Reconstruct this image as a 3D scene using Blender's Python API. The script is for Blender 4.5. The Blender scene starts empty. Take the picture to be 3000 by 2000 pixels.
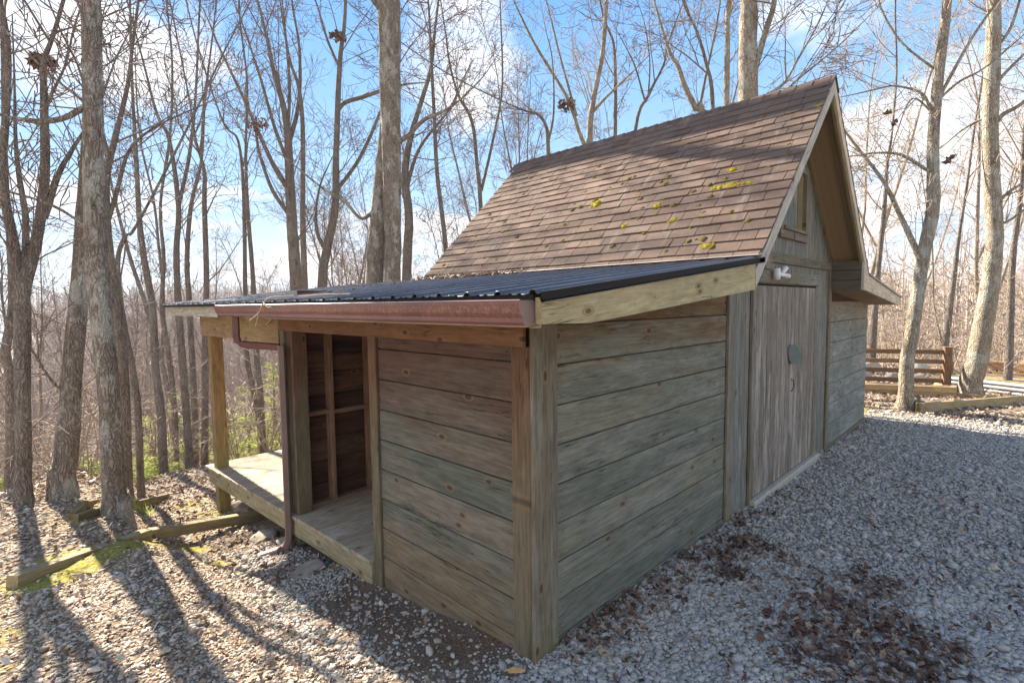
import bpy, math, random
import numpy as np
from mathutils import Vector, Matrix
R = math.radians
sc = bpy.context.scene
col = sc.collection
rnd = random.Random(7)
rng = np.random.default_rng(11)

# ------------------------------------------------------------------ camera, sky, sun, exposure
CAM = np.array([-1.862, -1.697, 1.80])
YAW, PITCH, ROLL, FPX = R(44.594), R(-4.086), R(-0.643), 1511.74      # focal length in pixels of the 3000 px wide photo
_f = np.array([math.cos(PITCH)*math.cos(YAW), math.cos(PITCH)*math.sin(YAW), math.sin(PITCH)])
_r = np.array([math.sin(YAW), -math.cos(YAW), 0.0]); _u = np.cross(_r, _f)
CR = math.cos(ROLL)*_r + math.sin(ROLL)*_u
CU = -math.sin(ROLL)*_r + math.cos(ROLL)*_u
CF = _f
cam = bpy.data.objects.new('camera', bpy.data.cameras.new('camera')); col.objects.link(cam)
cam.matrix_world = Matrix(((CR[0], CU[0], -CF[0], CAM[0]), (CR[1], CU[1], -CF[1], CAM[1]), (CR[2], CU[2], -CF[2], CAM[2]), (0, 0, 0, 1)))
cam.data.sensor_width = 36; cam.data.lens = 36*FPX/3000; cam.data.clip_start = .05; cam.data.clip_end = 3000
sc.camera = cam
SUN = np.array([.06, 1.42, 1.0]); SUN /= np.linalg.norm(SUN)
sun = bpy.data.objects.new('sun', bpy.data.lights.new('sun', 'SUN')); col.objects.link(sun)
sun.rotation_euler = Vector(SUN).to_track_quat('Z', 'Y').to_euler()
sun.data.energy = 4.8; sun.data.angle = R(.55); sun.data.color = (1.0, .90, .76)
W = bpy.data.worlds.new('World'); sc.world = W; W.use_nodes = True
sc.view_settings.view_transform = 'Standard'; sc.view_settings.look = 'None'
sc.view_settings.exposure = 2.12; sc.view_settings.gamma = 1.0

class NT:
    """small helper to write node trees"""
    def __init__(s, nt): s.t = nt; s.l = nt.links
    def n(s, typ, **kw):
        nd = s.t.nodes.new('ShaderNode'+typ)
        ins = kw.pop('i', {})
        for k, v in kw.items(): setattr(nd, k, v)
        for k, v in ins.items():
            sk = nd.inputs[k]
            if isinstance(v, bpy.types.NodeSocket): s.l.new(v, sk)
            else: sk.default_value = v
        return nd
    def m(s, op, a, b=0.0, c=None, clamp=False):
        i = {0: a, 1: b}
        if c is not None: i[2] = c
        return s.n('Math', operation=op, use_clamp=clamp, i=i).outputs[0]
    def mix(s, f, a, b, mode='MIX'):
        nd = s.n('Mix', data_type='RGBA', blend_type=mode)
        for k, v in ((0, f), (6, a), (7, b)):
            if isinstance(v, bpy.types.NodeSocket): s.l.new(v, nd.inputs[k])
            else: nd.inputs[k].default_value = v if k == 0 or len(v) == 4 else (*v, 1)
        return nd.outputs[2]
    def ramp(s, f, stops, interp='LINEAR'):
        nd = s.n('ValToRGB', i={0: f}); cr = nd.color_ramp; cr.interpolation = interp
        while len(cr.elements) < len(stops): cr.elements.new(.5)
        for e, (p, c) in zip(cr.elements, stops):
            e.position = p; e.color = (*c, 1) if not isinstance(c, (int, float)) else (c, c, c, 1)
        return nd.outputs[0]
    def noise(s, vec, scale, detail=4, rough=.55, dist=0):
        return s.n('TexNoise', i={'Vector': vec, 'Scale': scale, 'Detail': detail, 'Roughness': rough, 'Distortion': dist}).outputs[0]
    def vmul(s, v, k): return s.n('VectorMath', operation='MULTIPLY', i={0: v, 1: k}).outputs[0]

w = NT(W.node_tree); W.node_tree.nodes.clear()
sky = w.n('TexSky', sky_type='NISHITA', sun_disc=False, sun_elevation=math.asin(SUN[2]), sun_rotation=math.atan2(SUN[0], SUN[1]), altitude=300, air_density=1.0, dust_density=.1, ozone_density=2.2)
tc = w.n('TexCoord').outputs['Generated']
sep = w.n('SeparateXYZ', i={0: tc})
zz = w.m('MAXIMUM', sep.outputs[2], 0.0)
den = w.m('ADD', zz, .22)
px = w.m('DIVIDE', sep.outputs[0], den); py = w.m('DIVIDE', sep.outputs[1], den)
cv = w.n('CombineXYZ', i={0: px, 1: py, 2: 3.7}).outputs[0]
c1 = w.noise(cv, 1.15, 8, .56, .25)
c2 = w.noise(cv, .45, 3, .5)
cm = w.m('ADD', w.m('MULTIPLY', c1, .8), w.m('MULTIPLY', c2, .45))
low = w.m('MULTIPLY', w.m('SUBTRACT', .42, zz), .16)                     # more cloud low down
def _dir(px, py):
    v = CR*((px-1500)/FPX)-CU*((py-1000)/FPX)+CF; return tuple((v/np.linalg.norm(v)).tolist())
blob = 0.0
for (bx, by, brad, ba) in ((60, 230, 9, .14), (330, 300, 8, .17), (520, 270, 7, .13), (760, 380, 6, .08), (1330, 130, 6, .12), (1400, 240, 6, .14), (2480, 10, 8, .15), (2780, 600, 12, .24), (2960, 480, 8, .24), (1050, 760, 7, .07), (300, 800, 8, .02)):
    dp = w.n('VectorMath', operation='DOT_PRODUCT', i={0: tc, 1: _dir(bx, by)}).outputs['Value']
    mr = w.n('MapRange', interpolation_type='SMOOTHSTEP', i={0: dp, 1: math.cos(R(brad*1.5)), 2: math.cos(R(brad*.3)), 3: 0.0, 4: ba}).outputs[0]
    blob = mr if blob == 0.0 else w.m('MAXIMUM', blob, mr)
dpb = w.n('VectorMath', operation='DOT_PRODUCT', i={0: tc, 1: (-.707, -.707, .0)}).outputs['Value']
back = w.n('MapRange', i={0: dpb, 1: -.35, 2: .35, 3: 0.0, 4: .16}).outputs[0]          # unseen cloud added behind the viewer for white fill light
cloud = w.ramp(w.m('ADD', w.m('ADD', cm, w.m('MULTIPLY', low, .25)), w.m('MAXIMUM', blob, back)), [(.705, 0), (.80, 1)])
skyg = w.ramp(zz, [(0.0, (.62, .76, .92)), (.2, (.36, .64, .95)), (.55, (.10, .37, .84)), (1.0, (.06, .28, .75))])
skyg = w.n('VectorMath', operation='SCALE', i={0: skyg, 'Scale': 2.3}).outputs[0]
skyc = w.mix(.95, sky.outputs[0], skyg)
skyh = skyc
skyf = w.mix(w.m('MULTIPLY', cloud, .9), skyh, (2.6, 2.6, 2.62))
bg = w.n('Background', i={'Color': skyf, 'Strength': .122})
w.l.new(bg.outputs[0], w.n('OutputWorld').inputs[0])

# ------------------------------------------------------------------ pixel helpers (photo pixels, 3000x2000 -> a point in the world)
def ray(px, py): return CR*((px-1500)/FPX) - CU*((py-1000)/FPX) + CF
def at_dist(px, py, d):
    v = ray(px, py); return CAM + v*(d/math.hypot(v[0], v[1]))

def sstep(a, b, x):
    t = np.clip((x-a)/(b-a), 0, 1); return t*t*(3-2*t)
def H(x, y):
    """height of the ground"""
    x = np.asarray(x, float); y = np.asarray(y, float)
    lft = -.135*(.5*(y+np.sqrt(y*y+.06)) - .02)
    z = -.012*np.maximum(x, 0) + lft*(1-sstep(4, 9, x))*(1-.62*sstep(-.5, -1.25, x))
    e = np.sqrt(((x-3)/17)**2 + ((y+2)/12.2)**2)
    q = np.maximum(np.maximum(0, e-1)*14, np.maximum(0, y-(9.0+1.7*np.minimum(x, 0)))*(1-sstep(2, 5, x)))
    d = .36*(np.sqrt(q*q+6)-math.sqrt(6))
    z = z - 15*(1-np.exp(-d/15))
    rr = np.hypot(x, y)
    az = np.arctan2(y, x)
    z = z + sstep(50, 240, rr)*(10.5 + 3.0*np.cos(az*1.0) + 1.5*np.sin(az*5+1) + 1.0*np.sin(az*11))
    return z
def ground_at(px, py):
    v = ray(px, py); lo, hi = .5, 80
    for k in range(400):
        t = lo + (hi-lo)*k/400; p = CAM + v*t
        if p[2] < H(p[0], p[1]): break
    a, b = t-(hi-lo)/400, t
    for _ in range(20):
        m = (a+b)/2; p = CAM+v*m
        if p[2] < H(p[0], p[1]): b = m
        else: a = m
    p = CAM+v*a; return np.array([p[0], p[1], float(H(p[0], p[1]))])

# ------------------------------------------------------------------ materials
def mat(name):
    m = bpy.data.materials.new(name); m.use_nodes = True; m.node_tree.nodes.clear()
    t = NT(m.node_tree); p = t.n('BsdfPrincipled'); o = t.n('OutputMaterial'); t.l.new(p.outputs[0], o.inputs[0])
    return m, t, p
def setp(t, p, **kw):
    for k, v in kw.items():
        k = {'base': 'Base Color', 'rough': 'Roughness', 'metal': 'Metallic', 'spec': 'Specular IOR Level', 'normal': 'Normal', 'alpha': 'Alpha'}[k]
        if isinstance(v, bpy.types.NodeSocket): t.l.new(v, p.inputs[k])
        else: p.inputs[k].default_value = (*v, 1) if isinstance(v, tuple) and len(v) == 3 else v
def bump(t, h, strength, dist): return t.n('Bump', i={'Strength': strength, 'Distance': dist, 'Height': h}).outputs[0]

def wood(name, cols, top=None, topz=(.9, 1.5), knots=.26, rough=.85, foot=None, contrast=1.0, patch=None, pscale=2.2):
    """weathered sawn wood: cols = three colours blended board to board and along the grain; top = colour where the eave kept the old stain"""
    m, t, p = mat(name)
    gc = t.n('Attribute', attribute_name='gc').outputs['Vector']
    rd = t.n('Attribute', attribute_name='rnd').outputs['Fac']
    pos = t.n('NewGeometry').outputs['Position']
    warp = t.noise(t.vmul(gc, (1.0, 3, 3)), 1.3, 2)
    g1 = t.noise(t.vmul(gc, (4.5, 75, 75)), 1.0, 7, .72)
    blot = t.noise(t.vmul(gc, (5, 16, 16)), 1.0, 6, .7, .5)
    chk = t.noise(t.vmul(gc, (1.1, 34, 34)), 1.0, 3, .5)
    chm = t.noise(t.vmul(gc, (2.3, 6, 6)), 1.0, 2)
    g2 = t.noise(t.vmul(gc, (.55, 9, 9)), 1.0, 3, .5, .6)
    rings = t.m('SINE', t.m('MULTIPLY', g2, 62))
    lowf = t.noise(t.vmul(gc, (pscale*.55, pscale*2.2, pscale*2.2)), 1.0, 4, .6)
    b = t.m('ADD', t.m('MULTIPLY', rd, .36), t.m('MULTIPLY', lowf, .9))
    c = t.ramp(b, [(.36, cols[0]), (.62, cols[1]), (.95, cols[2])])
    if patch:
        pn = t.noise(t.vmul(gc, (.8, 5, 5)), 1.0, 5, .65, .4)
        c = t.mix(t.m('MULTIPLY', t.ramp(pn, [(.50, 0), (.62, 1)]), .85), c, patch)
    if top:
        z = t.n('SeparateXYZ', i={0: pos}).outputs[2]
        zf = t.n('MapRange', interpolation_type='SMOOTHSTEP', i={0: t.m('ADD', z, t.m('MULTIPLY', t.m('SUBTRACT', lowf, .5), 1.1)), 1: topz[0], 2: topz[1]}).outputs[0]
        c = t.mix(zf, c, top)
    if foot:
        z = t.n('SeparateXYZ', i={0: pos}).outputs[2]
        zf = t.n('MapRange', interpolation_type='SMOOTHSTEP', i={0: t.m('ADD', z, t.m('MULTIPLY', t.m('SUBTRACT', lowf, .5), .9)), 1: foot[1], 2: foot[2]}).outputs[0]
        c = t.mix(t.m('SUBTRACT', 1, zf), c, foot[0])
    c = t.mix(1.0, c, t.ramp(blot, [(.3, .78), (.5, 1.0), (.72, 1.28)]), 'MULTIPLY')
    ck = t.m('MULTIPLY', t.ramp(t.m('ABSOLUTE', t.m('SUBTRACT', chk, .5)), [(.004, 1), (.012, 0)]), t.ramp(chm, [(.5, 0), (.6, .8)]))
    c = t.mix(ck, c, (.03, .022, .016))
    gr = t.ramp(g1, [(.25, 1-.45*contrast), (.5, 1.0), (.8, 1+.25*contrast)])
    c = t.mix(1.0, c, gr, 'MULTIPLY')
    rr = t.ramp(t.m('MULTIPLY_ADD', rings, .5, .5), [(0, 1-.13*contrast), (.5, 1.0), (1, 1.04)])
    c = t.mix(1.0, c, rr, 'MULTIPLY')
    c = t.mix(t.m('GREATER_THAN', rd, 1.5), c, (.035, .024, .018))
    h = t.m('SUBTRACT', t.m('ADD', g1, t.m('MULTIPLY', rings, .06)), ck)
    if knots:
        vo = t.n('TexVoronoi', feature='F1', voronoi_dimensions='2D', i={'Vector': t.vmul(gc, (3.0, 6.0, 1.0)), 'Scale': 1.0})
        has = t.m('LESS_THAN', t.n('SeparateColor', i={0: vo.outputs['Color']}).outputs[0], knots)
        d = vo.outputs['Distance']
        kn = t.m('MULTIPLY', has, t.ramp(d, [(.055, 1), (.09, 0)]))
        ring = t.m('MULTIPLY', has, t.ramp(d, [(.08, 0), (.11, .75), (.16, 0)]))
        c = t.mix(t.m('MULTIPLY', kn, .75), c, (.05, .03, .02))
        c = t.mix(ring, c, (.22, .13, .07))
    setp(t, p, base=c, rough=rough, spec=.2, normal=bump(t, h, .55, .004))
    return m

def plain(name, c, rough=.6, metal=0, nscale=20, amt=.25, bmp=.0, spec=.4):
    m, t, p = mat(name)
    pos = t.n('TexCoord').outputs['Object']
    n = t.noise(pos, nscale, 5, .6)
    cc = t.mix(1.0, c, t.ramp(n, [(.25, 1-amt), (.75, 1+amt*.6)]), 'MULTIPLY')
    setp(t, p, base=cc, rough=rough, metal=metal, spec=spec)
    if bmp: setp(t, p, normal=bump(t, n, bmp, .01))
    return m

M = {}
M['siding_left'] = wood('siding_left', [(.112, .120, .094), (.140, .144, .112), (.175, .155, .112)], top=(.105, .060, .042), topz=(.65, 1.6), foot=((.20, .15, .092), .0, .5), patch=(.20, .165, .13))
M['siding_right'] = wood('siding_right', [(.13, .132, .104), (.162, .162, .125), (.205, .185, .125)], top=(.15, .095, .045), topz=(1.35, 1.85), patch=(.22, .21, .17), pscale=1.8)
M['siding_far'] = wood('siding_far', [(.16, .17, .15), (.20, .21, .18), (.24, .225, .18)], top=(.30, .20, .11), topz=(1.3, 1.9), patch=(.28, .28, .25))
M['siding_vertical'] = wood('siding_vertical', [(.12, .13, .11), (.17, .175, .14), (.22, .18, .14)], knots=.2, patch=(.24, .23, .20), contrast=1.4)
M['door'] = wood('door', [(.18, .15, .115), (.215, .18, .14), (.25, .215, .17)], knots=0, patch=(.40, .35, .30), contrast=1.3, pscale=3)
M['trim'] = wood('trim', [(.135, .115, .08), (.17, .14, .092), (.205, .175, .125)], knots=.5, patch=(.22, .205, .17), foot=((.19, .165, .085), -.2, .3))
M['trim_left'] = wood('trim_left', [(.13, .115, .07), (.16, .13, .08), (.19, .155, .105)], top=(.15, .082, .048), topz=(.7, 1.4), knots=.5)
M['fresh'] = wood('fresh', [(.33, .28, .155), (.38, .31, .17), (.42, .36, .22)], knots=.65, contrast=.7)
M['header'] = wood('header', [(.16, .083, .042), (.19, .10, .052), (.22, .13, .072)], knots=.6, contrast=.6)
M['beam'] = wood('beam', [(.26, .19, .10), (.33, .23, .12), (.30, .24, .17)], knots=.3, contrast=.7)
M['post'] = wood('post', [(.30, .19, .08), (.33, .18, .07), (.28, .21, .10)], knots=.2, contrast=1.2, foot=((.27, .22, .09), -.1, .5))
M['deck'] = wood('deck', [(.30, .24, .165), (.39, .315, .225), (.45, .375, .275)], knots=.3, rough=.8)
M['rim'] = wood('rim', [(.27, .22, .13), (.32, .26, .15), (.36, .30, .18)], knots=.3, foot=((.24, .22, .12), -.45, -.1))
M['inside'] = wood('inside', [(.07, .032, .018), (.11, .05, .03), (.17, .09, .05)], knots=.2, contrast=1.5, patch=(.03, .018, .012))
M['stud'] = wood('stud', [(.20, .11, .065), (.26, .15, .09), (.30, .20, .13)], knots=.2)
M['rake'] = wood('rake', [(.36, .33, .28), (.42, .38, .31), (.46, .42, .35)], knots=.2)
M['rake_warm'] = wood('rake_warm', [(.52, .42, .29), (.57, .46, .32), (.62, .53, .40)], knots=.1)
M['soffit'] = wood('soffit', [(.26, .17, .085), (.31, .20, .10), (.29, .21, .12)], knots=0, contrast=.35, pscale=4)
M['timber'] = wood('timber', [(.27, .21, .10), (.33, .26, .14), (.38, .31, .18)], knots=.3)
M['timber_dark'] = wood('timber_dark', [(.15, .12, .05), (.20, .155, .07), (.24, .19, .09)], knots=.2)
M['return_boards'] = wood('return_boards', [(.07, .055, .035), (.10, .08, .055), (.13, .105, .075)], knots=.1)
M['fence'] = wood('fence', [(.17, .095, .052), (.21, .12, .068), (.25, .15, .09)], knots=.2)
M['new_timber'] = wood('new_timber', [(.40, .26, .12), (.45, .30, .15), (.50, .36, .2)], knots=.3)
M['dark'] = plain('dark_gap', (.012, .010, .008), .9)
M['pvc'] = plain('white_plastic', (.75, .74, .70), .45, amt=.08)
M['plate'] = plain('green_metal', (.10, .125, .105), .6, .0, nscale=12, amt=.3)
M['iron'] = plain('black_iron', (.03, .022, .018), .6, .3)
M['concrete'] = plain('concrete', (.42, .38, .31), .9, nscale=30, amt=.3, bmp=.5)
M['rock'] = plain('fieldstone', (.34, .29, .23), .95, nscale=9, amt=.5, bmp=.8)
M['stick'] = plain('pale_twig', (.50, .38, .26), .9, nscale=40)
M['flash'] = plain('flashing', (.62, .58, .54), .45, .3, nscale=14, amt=.3)
M['paint_white'] = plain('white_boards', (.66, .68, .70), .6, nscale=8, amt=.12)

def m_metalroof():
    m, t, p = mat('ribbed_metal')
    pos = t.n('NewGeometry').outputs['Position']
    n = t.noise(t.vmul(pos, (1.2, 4, 1)), 1.6, 6, .65)
    n2 = t.noise(pos, 40, 4, .6)
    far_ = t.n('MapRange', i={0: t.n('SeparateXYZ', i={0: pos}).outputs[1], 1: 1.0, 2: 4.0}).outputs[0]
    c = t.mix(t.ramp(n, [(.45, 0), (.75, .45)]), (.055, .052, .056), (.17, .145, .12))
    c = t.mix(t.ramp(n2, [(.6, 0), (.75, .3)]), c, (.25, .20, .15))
    c = t.mix(t.m('MULTIPLY', far_, t.ramp(n, [(.3, .45), (.6, .85)])), c, (.22, .20, .185))  # far half paler: grazing sky sheen painted into the colour, with litter dust
    setp(t, p, base=c, rough=t.ramp(n, [(.3, .22), (.7, .40)]), metal=.0, spec=.75)
    return m
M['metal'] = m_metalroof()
def m_gutter():
    m, t, p = mat('gutter_paint')
    pos = t.n('NewGeometry').outputs['Position']
    n = t.noise(pos, 55, 5, .7)
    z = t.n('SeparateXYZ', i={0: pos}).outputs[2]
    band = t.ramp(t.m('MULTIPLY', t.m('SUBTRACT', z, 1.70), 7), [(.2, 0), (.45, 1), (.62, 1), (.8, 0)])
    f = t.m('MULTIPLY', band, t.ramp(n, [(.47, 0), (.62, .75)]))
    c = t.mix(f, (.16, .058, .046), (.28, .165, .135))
    n3 = t.noise(pos, 4, 3); c = t.mix(1, c, t.ramp(n3, [(.3, .8), (.7, 1.15)]), 'MULTIPLY')
    setp(t, p, base=c, rough=.38, spec=.5)
    return m
M['gutter'] = m_gutter()
M['downspout'] = plain('downspout_paint', (.15, .052, .042), .4, nscale=5, amt=.25)
M['downspout_grey'] = plain('downspout_faded', (.20, .14, .12), .45, nscale=5, amt=.2)

def m_shingle():
    m, t, p = mat('asphalt_shingle')
    pos = t.n('NewGeometry').outputs['Position']
    rd = t.n('Attribute', attribute_name='rnd').outputs['Fac']
    g = t.noise(pos, 170, 3, .7)
    big = t.noise(pos, 1.6, 5, .6)
    st = t.noise(t.vmul(pos, (2.2, 9, 2.2)), 1.0, 5, .65)
    c = t.ramp(rd, [(0, (.135, .090, .068)), (.5, (.165, .112, .084)), (1, (.20, .138, .105))])
    c = t.mix(t.ramp(big, [(.45, 0), (.7, .5)]), c, (.115, .09, .072))
    c = t.mix(t.ramp(st, [(.58, 0), (.74, .6)]), c, (.30, .25, .21))
    c = t.mix(1, c, t.ramp(g, [(.3, .55), (.5, 1.0), (.72, 1.5)]), 'MULTIPLY')
    setp(t, p, base=c, rough=.95, spec=.15, normal=bump(t, g, .6, .004))
    return m
M['shingle'] = m_shingle()
def m_moss(name, a, b):
    m, t, p = mat(name)
    pos = t.n('NewGeometry').outputs['Position']
    n = t.noise(pos, 60, 4, .7)
    setp(t, p, base=t.ramp(n, [(.35, a), (.65, b)]), rough=1, spec=.05, normal=bump(t, n, 1, .01))
    return m
M['moss'] = m_moss('yellow_moss', (.11, .085, .012), (.42, .33, .02))
M['moss_dark'] = m_moss('olive_moss', (.05, .04, .015), (.22, .18, .04))

def m_bark(name, a, b, lich, lamt=.5, mossy=0.0):
    m, t, p = mat(name)
    pos = t.n('TexCoord').outputs['Object']
    wp = t.n('TexNoise', i={'Vector': pos, 'Scale': 7.0, 'Detail': 4.0}).outputs[1]
    ps = t.n('VectorMath', operation='ADD', i={0: t.vmul(pos, (34, 34, 6)), 1: t.vmul(wp, (5, 5, 3))}).outputs[0]
    v = t.n('TexVoronoi', feature='DISTANCE_TO_EDGE', i={'Vector': ps, 'Scale': 1.0, 'Randomness': 1.0}).outputs[0]
    n = t.noise(t.vmul(pos, (1, 1, .35)), 30, 6, .7)
    l1 = t.noise(t.vmul(pos, (1, 1, .55)), 4.5, 8, .72)
    l2 = t.noise(pos, 1.1, 2)
    h = t.m('ADD', t.ramp(v, [(0, 0), (.25, 1)]), n)
    c = t.mix(t.ramp(h, [(.4, 0), (1.0, 1)]), a, b)
    lf = t.ramp(t.m('ADD', t.m('MULTIPLY', l1, .75), t.m('MULTIPLY', l2, .25)), [(.505, 0), (.545, lamt)])
    c = t.mix(lf, c, lich)
    dk = t.noise(t.vmul(pos, (1, 1, .3)), 9, 6, .7)
    c = t.mix(t.ramp(dk, [(.30, .75), (.46, 0)]), c, (a[0]*.5, a[1]*.5, a[2]*.5))
    if mossy:
        l3 = t.noise(pos, 5, 5, .7)
        c = t.mix(t.ramp(l3, [(.55, 0), (.68, mossy)]), c, (.12, .15, .05))
    setp(t, p, base=c, rough=.95, spec=.1, normal=bump(t, h, .9, .02))
    return m
M['bark'] = m_bark('bark_grey', (.13, .105, .08), (.31, .26, .21), (.47, .45, .39), .85, .35)
M['bark2'] = m_bark('bark_brown', (.115, .09, .075), (.27, .225, .19), (.33, .31, .26), .5, .2)
M['bark_light'] = m_bark('bark_pale', (.17, .135, .10), (.42, .35, .26), (.50, .49, .42), .7, .2)
M['twig'] = plain('twig_bark', (.20, .155, .13), .9, nscale=8, amt=.35)
M['twig_light'] = plain('twig_bark_pale', (.36, .28, .21), .9, nscale=8, amt=.35)
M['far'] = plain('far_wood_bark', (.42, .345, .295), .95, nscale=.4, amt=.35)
def m_needle():
    m, t, p = mat('pine_needles')
    n = t.noise(t.n('NewGeometry').outputs['Position'], 9, 3, .6)
    c = t.ramp(n, [(.35, (.22, .30, .07)), (.65, (.46, .48, .14))])
    setp(t, p, base=c, rough=.8, spec=.1)
    tr = t.n('BsdfTranslucent', i={'Color': c}); mx = t.n('MixShader', i={0: .55, 1: p.outputs[0], 2: tr.outputs[0]})
    t.l.new(mx.outputs[0], t.t.nodes['Material Output'].inputs[0])
    return m
M['needle'] = m_needle()
M['fern'] = m_moss('young_leaves', (.30, .16, .05), (.42, .28, .09))

def m_rndramp(name, stops, rough=.9, gamp=.25, scale=120, trans=0):
    m, t, p = mat(name)
    rd = t.n('Attribute', attribute_name='rnd').outputs['Fac']
    pos = t.n('NewGeometry').outputs['Position']
    g = t.noise(pos, scale, 3, .6)
    c = t.ramp(rd, stops)
    c = t.mix(1, c, t.ramp(g, [(.3, 1-gamp), (.7, 1+gamp)]), 'MULTIPLY')
    setp(t, p, base=c, rough=rough, spec=.25)
    return m
M['pebble'] = m_rndramp('pebble_stone', [(0, (.23, .21, .185)), (.2, (.32, .30, .27)), (.5, (.375, .355, .32)), (.75, (.425, .40, .365)), (.9, (.38, .32, .255)), (1, (.49, .46, .42))])
M['pebble_tan'] = m_rndramp('pebble_tan', [(0, (.18, .12, .08)), (.2, (.36, .265, .18)), (.5, (.48, .385, .285)), (.75, (.45, .40, .34)), (.9, (.56, .47, .35)), (1, (.66, .59, .49))])
M['leaf'] = m_rndramp('dry_leaf', [(0, (.055, .030, .021)), (.35, (.115, .062, .042)), (.65, (.18, .105, .072)), (.85, (.28, .19, .13)), (1, (.40, .30, .21))], .75)
M['leaf_tan'] = m_rndramp('sunlit_litter', [(0, (.15, .085, .055)), (.3, (.30, .20, .135)), (.6, (.41, .31, .22)), (.85, (.50, .40, .29)), (1, (.58, .49, .38))], .8)

def m_ground():
    m, t, p = mat('ground_soil')
    pos = t.n('NewGeometry').outputs['Position']
    mk = t.n('Attribute', attribute_name='gmask').outputs['Color']
    s = t.n('SeparateColor', i={0: mk})      # R drive gravel, G moss, B leaf litter
    v = t.n('TexVoronoi', feature='F1', i={'Vector': pos, 'Scale': 42.0})
    vc = t.n('SeparateColor', i={0: v.outputs['Color']}).outputs[0]
    edge = t.ramp(v.outputs['Distance'], [(.25, 1), (.6, .62)])
    n = t.noise(pos, 6, 6, .65); n2 = t.noise(pos, 60, 4, .6)
    soil = t.ramp(n2, [(.3, (.09, .058, .038)), (.7, (.21, .145, .10))])
    grav = t.mix(1, t.ramp(vc, [(0, (.28, .27, .255)), (.6, (.40, .39, .37)), (1, (.54, .53, .50))]), edge, 'MULTIPLY')
    litter = t.mix(1, t.ramp(vc, [(0, (.20, .135, .09)), (.5, (.37, .28, .20)), (1, (.54, .44, .32))]), edge, 'MULTIPLY')
    c = t.mix(s.outputs[2], soil, litter)
    c = t.mix(s.outputs[0], c, grav)
    mossc = t.ramp(n2, [(.35, (.17, .14, .03)), (.65, (.42, .36, .06))])
    c = t.mix(t.m('MULTIPLY', s.outputs[1], t.ramp(n, [(.35, .3), (.5, 1)])), c, mossc)
    setp(t, p, base=c, rough=.95, spec=.1, normal=bump(t, t.m('ADD', t.m('MULTIPLY', edge, .6), n2), .7, .02))
    return m
M['ground'] = m_ground()

# ------------------------------------------------------------------ mesh helpers
def link(name, me, m, parent=None):
    o = bpy.data.objects.new(name, me); col.objects.link(o)
    if m is not None: me.materials.append(M[m] if isinstance(m, str) else m)
    if parent is not None: o.parent = parent
    return o
def build_np(name, V, F, m, parent=None, rnd_=None, gc=None, smooth=False, base=None):
    """F: list of int arrays (n,3)/(n,4)"""
    V = np.asarray(V, np.float32)
    if base is not None: V = V - np.asarray(base, np.float32)
    me = bpy.data.meshes.new(name)
    me.vertices.add(len(V)); me.vertices.foreach_set('co', V.ravel())
    F = [f for f in F if len(f)]
    tot = sum(f.size for f in F); nf = sum(len(f) for f in F)
    me.loops.add(tot); me.loops.foreach_set('vertex_index', np.concatenate([f.ravel() for f in F]).astype(np.int32))
    me.polygons.add(nf)
    sizes = np.concatenate([np.full(len(f), f.shape[1]) for f in F]); st = np.concatenate([[0], np.cumsum(sizes)[:-1]])
    me.polygons.foreach_set('loop_start', st.astype(np.int32))
    me.update(calc_edges=True)
    if smooth: me.polygons.foreach_set('use_smooth', np.ones(nf, bool))
    if rnd_ is not None:
        a = me.attributes.new('rnd', 'FLOAT', 'POINT'); a.data.foreach_set('value', np.asarray(rnd_, np.float32))
    if gc is not None:
        a = me.attributes.new('gc', 'FLOAT_VECTOR', 'POINT'); a.data.foreach_set('vector', np.asarray(gc, np.float32).ravel())
    return link(name, me, m, parent)

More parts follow.
